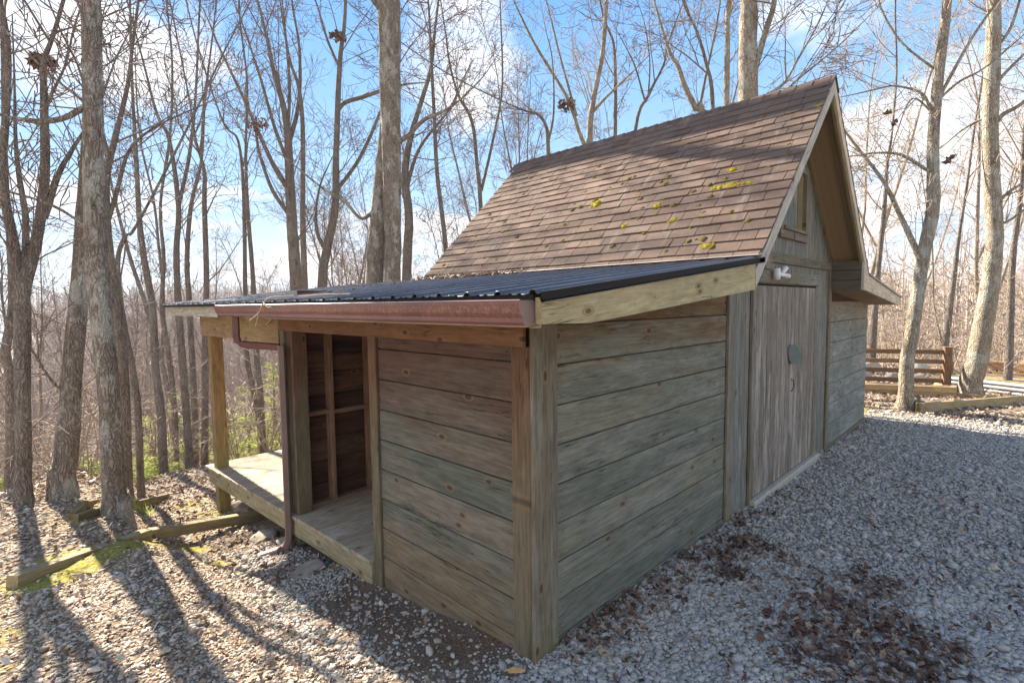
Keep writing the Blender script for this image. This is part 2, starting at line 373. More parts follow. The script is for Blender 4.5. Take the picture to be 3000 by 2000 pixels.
class MB:
    """collects boards, prisms and tubes and links them as ONE mesh object"""
    def __init__(s): s.v = []; s.f = []; s.gc = []; s.r = []; s.n = 0; s.sm = []
    def add(s, V, F, G=None, r=None, smooth=False):
        V = [tuple(map(float, p)) for p in V]
        r = rnd.random() if r is None else r
        s.v += V; s.f += [tuple(i+s.n for i in f) for f in F]; s.sm += [smooth]*len(F)
        s.gc += [tuple(map(float, g)) for g in (G if G is not None else V)]; s.r += [r]*len(V); s.n += len(V)
        return s
    def sweep(s, prof, a, b, wd, r=None):
        """profile (list of (w,t)) extruded from a to b; wd: direction of w; t = axis x w"""
        a = np.array(a, float); b = np.array(b, float); ax = b-a; L = np.linalg.norm(ax); ax /= L
        wd = np.array(wd, float); wd -= ax*(wd@ax); wd /= np.linalg.norm(wd); td = np.cross(ax, wd)
        n = len(prof); off = np.array([rnd.uniform(0, 50), rnd.uniform(0, 50), rnd.uniform(0, 50)])
        V = []; G = []
        for e, base in ((0, a), (L, b)):
            for (p, q) in prof: V.append(base+wd*p+td*q); G.append(off+np.array([e, p, q]))
        F = [(i, (i+1) % n, n+(i+1) % n, n+i) for i in range(n)] + [tuple(range(n-1, -1, -1)), tuple(range(n, 2*n))]
        return s.add(V, F, G, r)
    def board(s, a, b, wd, w, t, ch=.003, r=None):
        w /= 2; t /= 2; c = min(ch, w*.4, t*.4)
        return s.sweep([(-w, -t+c), (-w+c, -t), (w-c, -t), (w, -t+c), (w, t-c), (w-c, t), (-w+c, t), (-w, t-c)], a, b, wd, r)
    def box(s, x0, x1, y0, y1, z0, z1, ch=.003, r=None):
        d = [x1-x0, y1-y0, z1-z0]; k = int(np.argmax(d)); c = np.array([(x0+x1)/2, (y0+y1)/2, (z0+z1)/2])
        a = c.copy(); b = c.copy(); a[k] -= d[k]/2; b[k] += d[k]/2
        j = (k+1) % 3; wd = np.zeros(3); wd[j] = 1
        return s.board(a, b, wd, d[j], d[(k+2) % 3], ch, r)
    def prism(s, poly, ext, grain, r=None):
        """flat polygon (3D points) pushed along ext; grain: direction of the grain"""
        P = np.array(poly, float); ext = np.array(ext, float); n = len(P)
        g = np.array(grain, float); g /= np.linalg.norm(g)
        nn = ext/np.linalg.norm(ext); cr = np.cross(g, nn); off = np.array([rnd.uniform(0, 50) for _ in range(3)])
        V = list(P)+list(P+ext); G = [off+np.array([q@g, q@cr, q@nn]) for q in V]
        A = np.cross(P[1]-P[0], P[2]-P[0])@ext
        f0 = tuple(range(n)) if A < 0 else tuple(range(n-1, -1, -1)); f1 = tuple(i+n for i in reversed(f0))
        F = [f0, f1]
        for i in range(n):
            j = (i+1) % n; F.append((i, n+i, n+j, j) if A < 0 else (i, j, n+j, n+i))
        return s.add(V, F, G, r)
    def tube(s, pts, rad, sides=10, sq=None, r=None, cap=True):
        V, F = tube_np(np.array(pts, float), np.array(rad, float) if np.ndim(rad) else np.full(len(pts), rad), sides)
        F = [tuple(f) for f in F]
        if cap:
            n = len(pts); F += [tuple(range(sides-1, -1, -1)), tuple(range((n-1)*sides, n*sides))]
        return s.add(V, F, None, r, smooth=True)
    def build(s, name, m, parent=None, base=None, bevel=0):
        me = bpy.data.meshes.new(name)
        V = np.array(s.v)
        if base is not None: V = V-np.array(base)
        elif parent is not None and parent.type == 'EMPTY': V = V-np.array(parent.matrix_world.translation)
        me.from_pydata(V.tolist(), [], s.f); me.update()
        a = me.attributes.new('gc', 'FLOAT_VECTOR', 'POINT'); a.data.foreach_set('vector', np.array(s.gc, np.float32).ravel())
        a = me.attributes.new('rnd', 'FLOAT', 'POINT'); a.data.foreach_set('value', np.array(s.r, np.float32))
        me.polygons.foreach_set('use_smooth', np.array(s.sm, bool))
        o = link(name, me, m, parent)
        if base is not None and parent is None: o.location = base
        return o

def tube_np(P, rad, sides, rough=0.0, rg=None):
    n = len(P)
    T = np.gradient(P, axis=0); T /= np.linalg.norm(T, axis=1)[:, None]+1e-9
    up = np.array([1.0, 0, 0]) if abs(T[0][0]) < .8 else np.array([0, 1.0, 0])
    A = np.cross(T, up); A /= np.linalg.norm(A, axis=1)[:, None]+1e-9
    B = np.cross(T, A)
    th = np.arange(sides)*2*math.pi/sides
    rr = rad[:, None]*np.ones(sides)[None]
    if rough and rg is not None:
        rr = rr*(1+rough*rg.standard_normal((n, sides)))
    V = P[:, None]+(A[:, None]*np.cos(th)[None, :, None]+B[:, None]*np.sin(th)[None, :, None])*rr[:, :, None]
    i = np.arange(n-1)[:, None]*sides; j = np.arange(sides)[None]; k = (j+1) % sides
    F = np.stack([i+j, i+k, i+sides+k, i+sides+j], -1).reshape(-1, 4)
    return V.reshape(-1, 3), F

def tag(o, label=None, cat=None, group=None, kind=None):
    if label: o['label'] = label
    if cat: o['category'] = cat
    if group: o['group'] = group
    if kind: o['kind'] = kind
    return o
def empty(name, loc, label, cat, group=None):
    o = bpy.data.objects.new(name, None); col.objects.link(o); o.location = Vector([float(c) for c in loc]); o.empty_display_size = .2
    o.matrix_world = Matrix.Translation(o.location)
    return tag(o, label, cat, group)

# ------------------------------------------------------------------ ground
def vnoise(x, y, s, seed):
    g = np.random.default_rng(seed).random((64, 64))
    u = x*s; v = y*s; i = np.floor(u).astype(int); j = np.floor(v).astype(int); a = u-i; b = v-j
    a = a*a*(3-2*a); b = b*b*(3-2*b); i0, i1, j0, j1 = i % 64, (i+1) % 64, j % 64, (j+1) % 64
    return g[i0, j0]*(1-a)*(1-b)+g[i1, j0]*a*(1-b)+g[i0, j1]*(1-a)*b+g[i1, j1]*a*b
def zones(x, y):
    """0..1 weights: drive gravel, moss, leaf litter"""
    n = vnoise(x, y, 1.3, 1)*.6+vnoise(x, y, 4.1, 2)*.4
    far = np.hypot(x+1.8, y+1.7)
    grav = sstep(.25, -.15, y + (n-.5)*.8 - .3*sstep(-.2, .6, -x))            # camera side of the front wall
    grav = grav*(1-sstep(8.3, 9.2, x+.15*y+(n-.5)*.8))*sstep(-.62, -.28, x+(n-.5)*.3)
    shadeg = sstep(-.80, -.50, x+(n-.5)*.5)*sstep(3.6, 3.0, y)*sstep(.3, .7, y)*.32      # shade under the eave put into the ground colour as greyer stones
    soil = np.exp(-((x+.22)/.30)**4)*sstep(-.25, .1, y+(n-.5)*.5)*sstep(2.0, 1.5, y+(n-.5)*.8)
    grav = np.maximum(grav, shadeg)*(1-.85*soil)
    lit = np.clip(sstep(-.35, -.70, x+(n-.5)*.4)+sstep(3.0, 3.8, y)+sstep(8.4, 9.2, x), 0, 1)*(.55+.45*n)
    lit = np.maximum(lit, sstep(13, 18, far))
    mo = np.zeros_like(n)
    for (cx, cy, r, a) in MOSS_SPOTS: mo = np.maximum(mo, a*np.exp(-((x-cx)**2+(y-cy)**2)/r**2))
    mo = mo*sstep(.18, .40, vnoise(x, y, 7, 5)*.6+vnoise(x, y, 17, 6)*.4)
    return grav, mo, lit, soil
MOSS_SPOTS = []
for (px_, py_, r_, a_) in ((190, 1650, .20, 1.2), (250, 1640, .22, 1.3), (330, 1610, .16, 1.2), (420, 1585, .16, 1.3), (545, 1610, .12, 1.1), (620, 1500, .15, .8), (140, 1690, .2, 1.0), (60, 1790, .12, .3), (15, 1860, .12, .32), (560, 1480, .2, .6), (640, 1650, .1, .6), (2490, 1205, .4, .7), (330, 1500, .3, .4), (20, 1960, .12, .3)):
    g_ = ground_at(px_, py_); MOSS_SPOTS.append((g_[0], g_[1], r_*1.3, a_*1.7))

rad_ = np.concatenate([np.linspace(.3, 12, 240), 12*np.exp(np.linspace(0, math.log(700/12), 161)[1:])])
ang_ = np.linspace(0, 2*math.pi, 541)[:-1]
RR, AA = np.meshgrid(rad_, ang_, indexing='ij')
GX = -1.8+RR*np.cos(AA); GY = -1.7+RR*np.sin(AA)
GZ = H(GX, GY)+(vnoise(GX, GY, 2.2, 8)-.5)*.035+(vnoise(GX, GY, 9, 9)-.5)*.016*(RR < 15)
GZ = GZ+sstep(17, 30, RR)*(vnoise(GX, GY, .35, 10)-.5)*.35
nr, na = RR.shape
V_ = np.stack([GX, GY, GZ], -1).reshape(-1, 3)
i_ = np.arange(nr-1)[:, None]*na; j_ = np.arange(na)[None]; k_ = (j_+1) % na
Q_ = np.stack([i_+j_, i_+na+j_, i_+na+k_, i_+k_], -1).reshape(-1, 4)
V_ = np.concatenate([V_, [[-1.8, -1.7, float(H(-1.8, -1.7))]]]); T_ = np.stack([np.arange(na), (np.arange(na)+1) % na, np.full(na, nr*na)], -1)
ground = build_np('ground', V_, [Q_, T_], 'ground', smooth=True)
g_, mo_, li_, so_ = zones(V_[:, 0], V_[:, 1])
at_ = ground.data.attributes.new('gmask', 'FLOAT_COLOR', 'POINT')
at_.data.foreach_set('color', np.stack([g_*.9, np.clip(mo_, 0, 1), li_, np.ones_like(g_)], -1).astype(np.float32).ravel())
ground['kind'] = 'structure'
def GZf(x, y):
    x = np.asarray(x, float); y = np.asarray(y, float)
    return H(x, y)+(vnoise(x, y, 2.2, 8)-.5)*.035+(vnoise(x, y, 9, 9)-.5)*.016

# ------------------------------------------------------------------ the shed
shed = empty('shed', (0, 0, 0), 'weathered wooden garden shed with steep brown shingle roof and open lean-to on a gravel yard', 'shed')
S = shed
KS = (3.9-2.1)/1.86                               # main roof slope
def roofz(x): return 3.9-KS*abs(x-3.86)           # top of the main roof

def h_boards(x0, x1, zs, plane, face, th=.019, joints=None, vary=True):
    """horizontal boards; plane 'x' (wall at x=const, along y) or 'y'"""
    mb = MB()
    for a, b in zip(zs[:-1], zs[1:]):
        cuts = [x0, x1]
        if joints:
            cuts = sorted([x0, x1]+[c for c in joints(a) if x0 < c < x1])
        for c0, c1 in zip(cuts[:-1], cuts[1:]):
            r = rnd.random(); zc = (a+b)/2; w = b-a-.0065
            off = rnd.uniform(-.0015, .0015)
            if plane == 'x': mb.board((face+th/2+off, c0, zc), (face+th/2+off, c1, zc), (0, 0, 1), w, th, .0075, r)
            else: mb.board((c0+.001, face+th/2+off, zc), (c1-.001, face+th/2+off, zc), (0, 0, 1), w, th, .0075, r)
    return mb
def nails(mb, plane, us, zs, zmax=9):
    for a, b in zip(zs[:-1], zs[1:]):
        if b > zmax: continue
        for u in us:
            for z in (a+.045, b-.045):
                uu = u+rnd.uniform(-.012, .012); zz_ = z+rnd.uniform(-.008, .008); r = .0042
                c = [(r*math.cos(k*1.047), r*math.sin(k*1.047)) for k in range(6)]
                if plane == 'x': P = [(-.0016, uu+p, zz_+q) for p, q in c]; mb.add(P, [(5, 4, 3, 2, 1, 0)], None, 2.0)
                else: P = [(uu+p, -.0016, zz_+q) for p, q in c]; mb.add(P, [(0, 1, 2, 3, 4, 5)], None, 2.0)
# near corner, left face (x = 0)
zsL = [-.32, -.17]+[.04+.21*k for k in range(8)]+[1.60]
mb = h_boards(.12, 1.44, zsL, 'x', 0.0); nails(mb, 'x', (.17, .78, 1.39), zsL); mb.build('left_wall', 'siding_left', S)
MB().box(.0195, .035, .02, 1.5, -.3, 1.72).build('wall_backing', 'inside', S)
for (y0, y1) in ((.0, .128), (1.43, 1.53)):
    MB().box(-.022, -.001, y0, y1, -.30 if y0 > 1 else -.1, 1.592).build('corner_trim' if y0 < 1 else 'opening_trim', 'trim_left', S)
MB().box(.0, .09, 1.435, 1.52, -.3, 1.60).build('post', 'trim_left', S)
MB().box(-.024, .165, -.024, -.002, -.12, 1.735).build('corner_trim', 'trim', S)
MB().box(-.045, -.0225, .022, 3.03, 1.592, 1.80).build('header_board', 'header', S)
MB().box(-.045, -.0, 3.032, 5.44, 1.472, 1.79).build('porch_beam', 'beam', S)
MB().box(-.012, .12, 2.83, 2.972, -.32, 1.591).build('post', 'trim_left', S)
MB().box(-.036, -.0125, 2.95, 3.03, -.42, 1.591).build('post_trim', 'trim', S)
MB().box(.001, .132, 5.215, 5.345, -.86, 1.60).build('porch_post', 'post', S)
MB().box(2.2, 2.33, 5.215, 5.345, -1.0, 1.85).build('porch_post', 'post', S)
# deck
def dz(y): return .06-.042*y
mb = MB(); y = 1.535
while y < 5.42:
    w_ = .138; x1 = 2.30
    yc = y+w_/2
    o_ = rnd.uniform(-.002, .002)
    mb.board((-.052+rnd.uniform(-.004, .004), yc, dz(yc)-.014+o_), (x1, yc, dz(yc)-.014+o_), (0, 1, 0), w_-.007, .028, .004)
    y += w_
mb.build('deck', 'deck', S)
mb = MB()
mb.prism([(-.038, 1.535, dz(1.535)-.03), (-.038, 5.40, dz(5.4)-.03), (-.038, 5.40, dz(5.4)-.185), (-.038, 1.535, dz(1.535)-.185)], (.036, 0, 0), (0, 1, 0))
mb.prism([(-.038, 5.402, dz(5.4)-.03), (2.3, 5.402, dz(5.4)-.03), (2.3, 5.402, dz(5.4)-.185), (-.038, 5.402, dz(5.4)-.185)], (0, .036, 0), (1, 0, 0))
mb.build('deck_rim', 'rim', S)
mb = MB()
for y in (1.9, 2.35, 2.8, 3.3, 3.8, 4.3, 4.8): mb.box(.01, 2.28, y, y+.04, dz(y)-.19, dz(y)-.032)
mb.build('joist', 'stud', S)
MB().box(.02, .11, 3.15, 3.24, -.62, dz(3.2)-.19).build('deck_post', 'trim_left', S)
# inside partition at y = 3.0, main side wall x = 2.33
zsI = [dz(3)-.01+.21*k for k in range(10)]
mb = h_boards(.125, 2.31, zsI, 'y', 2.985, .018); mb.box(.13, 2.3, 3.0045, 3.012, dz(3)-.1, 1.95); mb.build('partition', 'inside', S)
mb = MB()
for x in (.37, .77, 1.17, 1.6, 2.0): mb.box(x-.022, x+.022, 2.895, 2.984, dz(3)+.04, 1.9)
mb.box(.13, 2.3, 2.897, 2.984, dz(3)-.0, dz(3)+.039)
for k, (a, b) in enumerate(((.122, .347), (.393, .747), (.793, 1.147))): mb.box(a, b, 2.90, 2.983, .80-.012*k, .838-.012*k)
mb.build('stud', 'stud', S)
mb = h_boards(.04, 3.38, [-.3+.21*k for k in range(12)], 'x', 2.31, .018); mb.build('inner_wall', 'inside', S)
MB().board((.62, 2.7, 1.62), (.62, 2.35, 1.44), (1, 0, 0), .03, .02).build('hanging_stick', 'stick', S)
# lean-to eave fascia, soffit and metal roof
def lz(x): return 1.845+.1135*(x+.33)             # top of lean-to sheet
MB().prism([(-.315, -.32, 1.705), (-.315, 5.80, 1.715), (-.315, 5.80, 1.822), (-.315, -.32, 1.816)], (.02, 0, 0), (0, 1, 0)).build('fascia', 'rake', S)
mb = MB(); mb.prism([(-.29, -.32, lz(-.29)-.045), (2.33, -.32, lz(2.33)-.045), (2.33, -.32, lz(2.33)-.028), (-.29, -.32, lz(-.29)-.028)], (0, 6.12, 0), (1, 0, 0)); mb.build('soffit', 'fresh', S)
mb = MB()
y = .1
while y < 5.9:
    mb.prism([(-.29, y, 1.71), (0, y, 1.71), (2.3, y, lz(2.3)-.15), (2.3, y, lz(2.3)-.047), (-.29, y, lz(-.29)-.047)], (0, .038, 0), (1, 0, .11)); y += .6
mb.build('rafter', 'stud', S)
# sheet profile along y, major ribs every 0.2 m
ys = []; prof = []
y = -.365
rib = -.325
yy = [y]
P = [(-.368, -.035), (-.368, .004)]
k = 0
while rib < 5.8:
    for dy, h in ((-.022, .0), (-.010, .016), (.010, .016), (.022, .0)): P.append((rib+dy, h))
    for q in (.075, .125):
        P += [(rib+q-.012, 0), (rib+q-.004, .0045), (rib+q+.004, .0045), (rib+q+.012, 0)]
    rib += .2
P.append((5.81, 0))
P = np.array(P); nP = len(P)
Vv = []
for x_, xo in ((-.352, 0), (2.10, 0)):
    for (a, h) in P:
        Vv.append((x_+rnd.uniform(-.002, .002), a, lz(x_)+h))
for x_ in (-.352, 2.10):
    for (a, h) in P: Vv.append((x_, a, lz(x_)+h-.0025))
Ff = [(i, i+1, nP+i+1, nP+i) for i in range(nP-1)]+[(2*nP+i+1, 2*nP+i, 3*nP+i, 3*nP+i+1) for i in range(nP-1)]
Ff += [(i+1, i, 2*nP+i, 2*nP+i+1) for i in range(nP-1)]
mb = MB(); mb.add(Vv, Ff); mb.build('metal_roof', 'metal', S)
mb = MB(); mb.prism([(-.345, -.322, lz(-.345)-.028), (-.345, 5.8, lz(-.345)-.028), (-.345, 5.8, lz(-.345)-.003), (-.345, -.322, lz(-.345)-.003)], (.03, 0, 0), (0, 1, 0)); mb.build('drip_edge', 'dark', S)
# front rake of the lean-to
MB().prism([(-.335, -.36, 1.722), (-.01, -.36, 1.716), (1.935, -.36, 1.885), (1.935, -.36, lz(1.935)-.012), (-.335, -.36, lz(-.335)-.018)], (0, .036, 0), (1, 0, .1)).build('rake_board', 'fresh', S)
MB().prism([(-.35, -.374, lz(-.35)-.028), (1.97, -.374, lz(1.97)-.028), (1.97, -.374, lz(1.97)+.006), (-.35, -.374, lz(-.35)+.006)], (0, .012, 0), (1, 0, .1)).build('rake_flashing', 'dark', S)
# gutter
prof = [(0, 0), (-.070, 0), (-.080, .012), (-.080, .030), (-.094, .050), (-.104, .085), (-.104, .100), (-.094, .104), (-.094, .099), (-.099, .096), (-.099, .087), (-.089, .052), (-.075, .032), (-.075, .014), (-.067, .005), (-.004, .005), (-.004, .10), (0, .10)]
gx0, gz0 = -.317, 1.716
def gutter(y0, y1):
    P0 = [(gx0+a, y0, gz0+b) for a, b in prof]; P1 = [(gx0+a, y1, gz0+.006+b) for a, b in prof]; n = len(prof)
    F = [(i, (i+1) % n, n+(i+1) % n, n+i) for i in range(n)]
    mb = MB(); mb.add(P0+P1, F); return mb
gut = gutter(-.315, 3.50).build('gutter', 'gutter', S)
capo = [(0, 0), (-.070, 0), (-.080, .012), (-.080, .030), (-.094, .050), (-.104, .085), (-.104, .102), (0, .102)]
for y0, y1 in ((-.319, -.314), (3.498, 3.503)):
    MB().prism([(gx0+a, y0, gz0+b-.001) for a, b in capo], (0, y1-y0, 0), (1, 0, 0)).build('end_cap', 'downspout_grey' if y0 < 0 else 'gutter', gut)
MB().prism([(gx0-.001, -.31, gz0+.018), (gx0-.001, 3.49, gz0+.03), (gx0-.09, 3.49, gz0+.03+.04), (gx0-.09, -.31, gz0+.018+.04)], (0, 0, -.004), (0, 1, 0)).build('dry_debris', 'rock', gut)
# downspout: rectangular pipe as a flattened tube
def rect_pipe(pts, w, t, m, name, parent):
    mb = MB(); pts = [np.array(p, float) for p in pts]; n = len(pts)
    V = []; T = np.gradient(np.array(pts), axis=0)
    for p, tt in zip(pts, T):
        tt = tt/np.linalg.norm(tt)
        side = np.array([-.35, -.9, 0]) if abs(tt[2]) > .6 else np.array([0, 0, 1.0])
        side = side-tt*(side@tt); side /= np.linalg.norm(side); o = np.cross(tt, side)
        if abs(tt[2]) <= .6: side, o = o, side
        for a, b in ((-w, -t*.7), (-w*.7, -t), (-w*.25, -t), (-w*.2, -t*.85), (w*.2, -t*.85), (w*.25, -t), (w*.7, -t), (w, -t*.7), (w, t*.7), (w*.7, t), (-w*.7, t), (-w, t*.7)):
            V.append(p+side*a/2+o*b/2)
    s_ = 12
    F = [(i*s_+j, i*s_+(j+1) % s_, (i+1)*s_+(j+1) % s_, (i+1)*s_+j) for i in range(n-1) for j in range(s_)]
    F += [tuple(range(s_-1, -1, -1)), tuple(range((n-1)*s_, n*s_))]
    mb.add(V, F, smooth=False); return mb.build(name, m, parent)
rect_pipe([(-.365, 3.13, 1.72), (-.365, 3.13, 1.575)], .074, .062, 'gutter', 'downspout', S)
rect_pipe([(-.365, 3.13, 1.576), (-.364, 3.13, 1.545), (-.355, 3.12, 1.512), (-.33, 3.10, 1.488), (-.28, 3.06, 1.476), (-.16, 2.97, 1.462), (-.09, 2.915, 1.452)], .066, .058, 'downspout', 'downspout_elbow', S)
rect_pipe([(-.078, 2.90, 1.47), (-.078, 2.90, .6), (-.080, 2.905, -.25)], .074, .056, 'downspout_grey', 'downspout', S)
rect_pipe([(-.080, 2.905, -.245), (-.086, 2.91, -.30), (-.105, 2.925, -.345), (-.15, 2.96, -.38), (-.29, 3.06, -.425)], .072, .06, 'downspout_grey', 'downspout_elbow', S)
# heart-shaped iron hanger under the beam
orn = empty('hanging_ornament', (.15, 3.35, 1.45), 'small dark pointed metal ornament hanging under the porch beam beside the downspout', 'ornament')
mb = MB(); mb.prism([(.15, 3.30, 1.44), (.15, 3.40, 1.44), (.15, 3.40, 1.41), (.15, 3.35, 1.345), (.15, 3.30, 1.41)], (.05, 0, 0), (0, 1, 0)); mb.build('body', 'iron', orn)
MB().tube([(.175, 3.35, 1.44), (.175, 3.35, 1.60)], .004, 6).build('hook', 'iron', orn)

# front wall of the near lean-to (y = 0)
zsR = [-.2, .01]+[.22+.211*k for k in range(9)]
mb = h_boards(.166, 2.333, [z for z in zsR if z < 1.9], 'y', 0.0); nails(mb, 'y', (.22, .85, 1.5, 2.28), [z for z in zsR if z < 1.9])
mb.prism([(.166, .001, 1.702), (2.333, .001, 1.702), (2.333, .001, 2.02), (.166, .001, 1.80)], (0, .018, 0), (1, 0, 0)); mb.build('front_wall', 'siding_right', S)
MB().prism([(.03, .0195, -.2), (2.33, .0195, -.2), (2.33, .0195, 1.98), (.03, .0195, 1.78)], (0, .015, 0), (1, 0, 0)).build('wall_backing', 'inside', S)
MB().box(2.335, 2.445, -.024, -.0005, -.16, 2.02).build('corner_trim', 'trim', S)
# vertical siding of the main gable
def vboards(x0, x1, z0, ztop, pitch, y0, th, r0=None):
    mb = MB(); x = x0
    while x < x1-.005:
        w_ = min(pitch*rnd.uniform(.9, 1.1), x1-x)
        if x1-(x+w_) < .03: w_ = x1-x
        a, b = x+.003, x+w_-.003
        if ztop(a) > z0 and ztop(b) > z0:
            pts = [(a, y0, z0), (b, y0, z0), (b, y0, ztop(b))]
            if a < 3.86 < b: pts.append((3.86, y0, ztop(3.86)))
            pts.append((a, y0, ztop(a))); mb.prism(pts, (0, th, 0), (0, 0, 1))
        x += w_
    return mb
und = lambda x: roofz(x)-.075
mb = vboards(2.446, 2.83, -.14, und, .098, -.004, .018)
mb2 = vboards(4.862, 5.37, -.14, und, .098, -.004, .018)
mb3 = vboards(2.83, 4.862, 1.965, und, .098, -.004, .018)
for q in (mb2, mb3): mb.add(q.v, q.f, q.gc, 0); mb.r[-len(q.r):] = q.r
mb.build('gable_wall', 'siding_vertical', S)
MB().prism([(2.34, .0145, -.15), (5.45, .0145, -.15), (5.45, .0145, und(5.45)), (3.86, .0145, und(3.86)), (2.34, .0145, und(2.34))], (0, .03, 0), (0, 0, 1)).build('wall_backing', 'dark', S)
MB().box(5.36, 5.455, -.03, -.0045, -.16, 2.33).build('corner_trim', 'trim', S)
for x0, x1 in ((2.835, 2.915), (4.755, 4.86)): MB().box(x0, x1, -.032, -.0045, -.09, 1.965).build('door_casing', 'trim', S)
MB().box(2.86, 4.87, -.034, -.0045, 1.972, 2.09).build('door_casing', 'trim', S)
MB().box(3.30, 5.358, -.028, -.0045, 2.17, 2.265).build('trim_band', 'trim', S)
MB().box(3.12, 3.297, -.030, -.0045, 2.10, 2.30).build('trim_block', 'trim', S)
MB().box(2.84, 4.93, -.075, -.005, -.11, .012, .01).build('door_sill', 'concrete', S)
doors = []
for k, (x0, x1) in enumerate(((2.922, 3.895), (3.902, 4.748))):
    mb = MB(); n_ = 7; w_ = (x1-x0)/n_
    for i in range(n_):
        mb.box(x0+i*w_+.006, x0+(i+1)*w_-.006, -.030, -.010, .03, 1.945, .005)
    mb.box(x0+.002, x1-.002, -.0099, .008, .03, 1.945)
    d = mb.build('door', 'door', S); doors.append(d)
    hx = x0+.02 if k == 0 else x1-.02
mb = MB(); mb.tube([(3.93, -.03, 1.00), (3.94, -.05, .99), (3.95, -.055, .955), (3.945, -.055, .92), (3.92, -.05, .885), (3.89, -.045, .88)], .0045, 8); mb.build('handle', 'iron', doors[1])
# shield-shaped flap over the latch
pl = [(3.80, 1.34), (3.83, 1.365), (3.89, 1.36), (3.95, 1.30), (4.0, 1.23), (4.01, 1.20), (3.98, 1.18), (3.91, 1.165), (3.85, 1.17), (3.815, 1.21), (3.80, 1.27)]
V = [(a, -.04-.10*max(0, min(1, (a-3.8)/.27)), b) for a, b in pl]
mb = MB(); mb.prism(V, (0, .008, 0), (0, 0, 1)); mb.build('latch_cover', 'plate', doors[1])
# white plastic pipe fitting
pv = MB(); pv.tube([(3.27, -.08, 2.12), (3.27, -.08, 1.99)], .030, 14); pv.tube([(3.27, -.08, 2.05), (3.45, -.08, 2.05), (3.60, -.08, 2.045)], .024, 14)
pv.tube([(3.585, -.08, 2.045), (3.64, -.08, 2.043)], .031, 14); pv.tube([(3.42, -.08, 2.05), (3.50, -.08, 2.10), (3.53, -.08, 2.12)], .023, 14); pv.tube([(3.52, -.08, 2.112), (3.55, -.08, 2.135)], .030, 14)
pv.v = [(3.27+(a-3.27)*.8, b, 2.045+(c-2.045)*.8) for a, b, c in pv.v]
pv.build('pipe_fitting', 'pvc', S)
# gable hatch
fr = MB()
fr.box(3.50, 4.36, -.034, -.0045, 2.42, 2.50); fr.box(3.50, 3.575, -.034, -.0045, 2.502, 3.12); fr.box(4.285, 4.36, -.034, -.0045, 2.502, 3.12); fr.box(3.50, 4.36, -.034, -.0045, 3.122, 3.19)
fr.box(3.577, 4.283, -.05, -.0045, 2.502, 2.535); fr.box(4.25, 4.283, -.045, -.0045, 2.536, 3.12)
hf = fr.build('hatch_frame', 'trim', S)
mb = MB(); mb.box(3.58, 4.04, -.016, -.0045, 2.54, 3.12); mb.build('hatch_panel', 'siding_vertical', hf)
MB().box(4.045, 4.075, -.007, -.0045, 2.54, 3.12).build('hatch_gap', 'dark', hf)
MB().box(4.077, 4.245, -.011, -.0045, 2.54, 3.12).build('hatch_panel', 'timber_dark', hf)
# far lean-to front
zsF = [-.30+.262*k for k in range(10)]
jn = {i: sorted(rnd.uniform(5.7, 7.6) for _ in range(2)) for i in range(12)}
mb = h_boards(5.456, 7.75, zsF[:9], 'y', 0.0, joints=lambda z: jn[int(round((z+.3)/.262)) % 12]); mb.build('front_wall', 'siding_far', S)
MB().box(5.46, 7.76, -.022, -.0005, -.2, -.045).build('base_trim', 'trim', S)
MB().box(5.46, 7.73, .0195, .035, -.25, 1.9).build('wall_backing', 'inside', S)
mb = h_boards(.0, 3.4, zsF[:9], 'x', 7.731); mb.build('side_wall', 'siding_far', S)
mb = MB()
for k in range(12):
    z = -.6+.24*k
    if z < 1.7: mb.box(2.33, 7.73, 3.40, 3.42, z, z+.236)
    else: mb.box(2.33, 5.4, 3.40, 3.42, z, z+.236)
mb.prism([(2.4, 3.40, 2.3), (5.35, 3.40, 2.3), (3.86, 3.40, und(3.86))], (0, .02, 0), (1, 0, 0)); mb.build('back_wall', 'siding_far', S)
# boxed eave return and far lean-to roof
mb = MB()
for k in range(3): mb.box(5.405, 5.425, -.335, -.031, 1.93+.118*k, 1.93+.118*(k+1)-.004)
mb.build('eave_return', 'return_boards', S)
MB().box(5.40, 5.43, -.366, -.337, 1.925, 2.27).build('return_trim', 'rake', S)
lzr = lambda x: 1.845+.1135*(8.06-x)
mb = MB(); mb.prism([(5.43, -.34, 1.925), (5.43, -.34, 1.94), (7.98, -.34, 1.745), (7.98, -.34, 1.73)], (0, 3.9, 0), (1, 0, 0)); mb.build('soffit', 'soffit', S)
MB().prism([(5.44, -.365, 1.93), (7.9, -.365, 1.725), (8.07, -.365, 1.735), (8.07, -.365, lzr(8.07)-.012), (5.7, -.365, lzr(5.7)-.012), (5.44, -.365, 2.25)][::-1], (0, .025, 0), (1, 0, -.1)).build('rake_board', 'rake_warm', S)
MB().prism([(5.66, -.38, lzr(5.66)-.01), (8.10, -.38, lzr(8.10)-.01), (8.10, -.38, lzr(8.10)+.012), (5.66, -.38, lzr(5.66)+.012)][::-1], (0, 4.1, 0), (1, 0, 0)).build('metal_roof', 'metal', S)

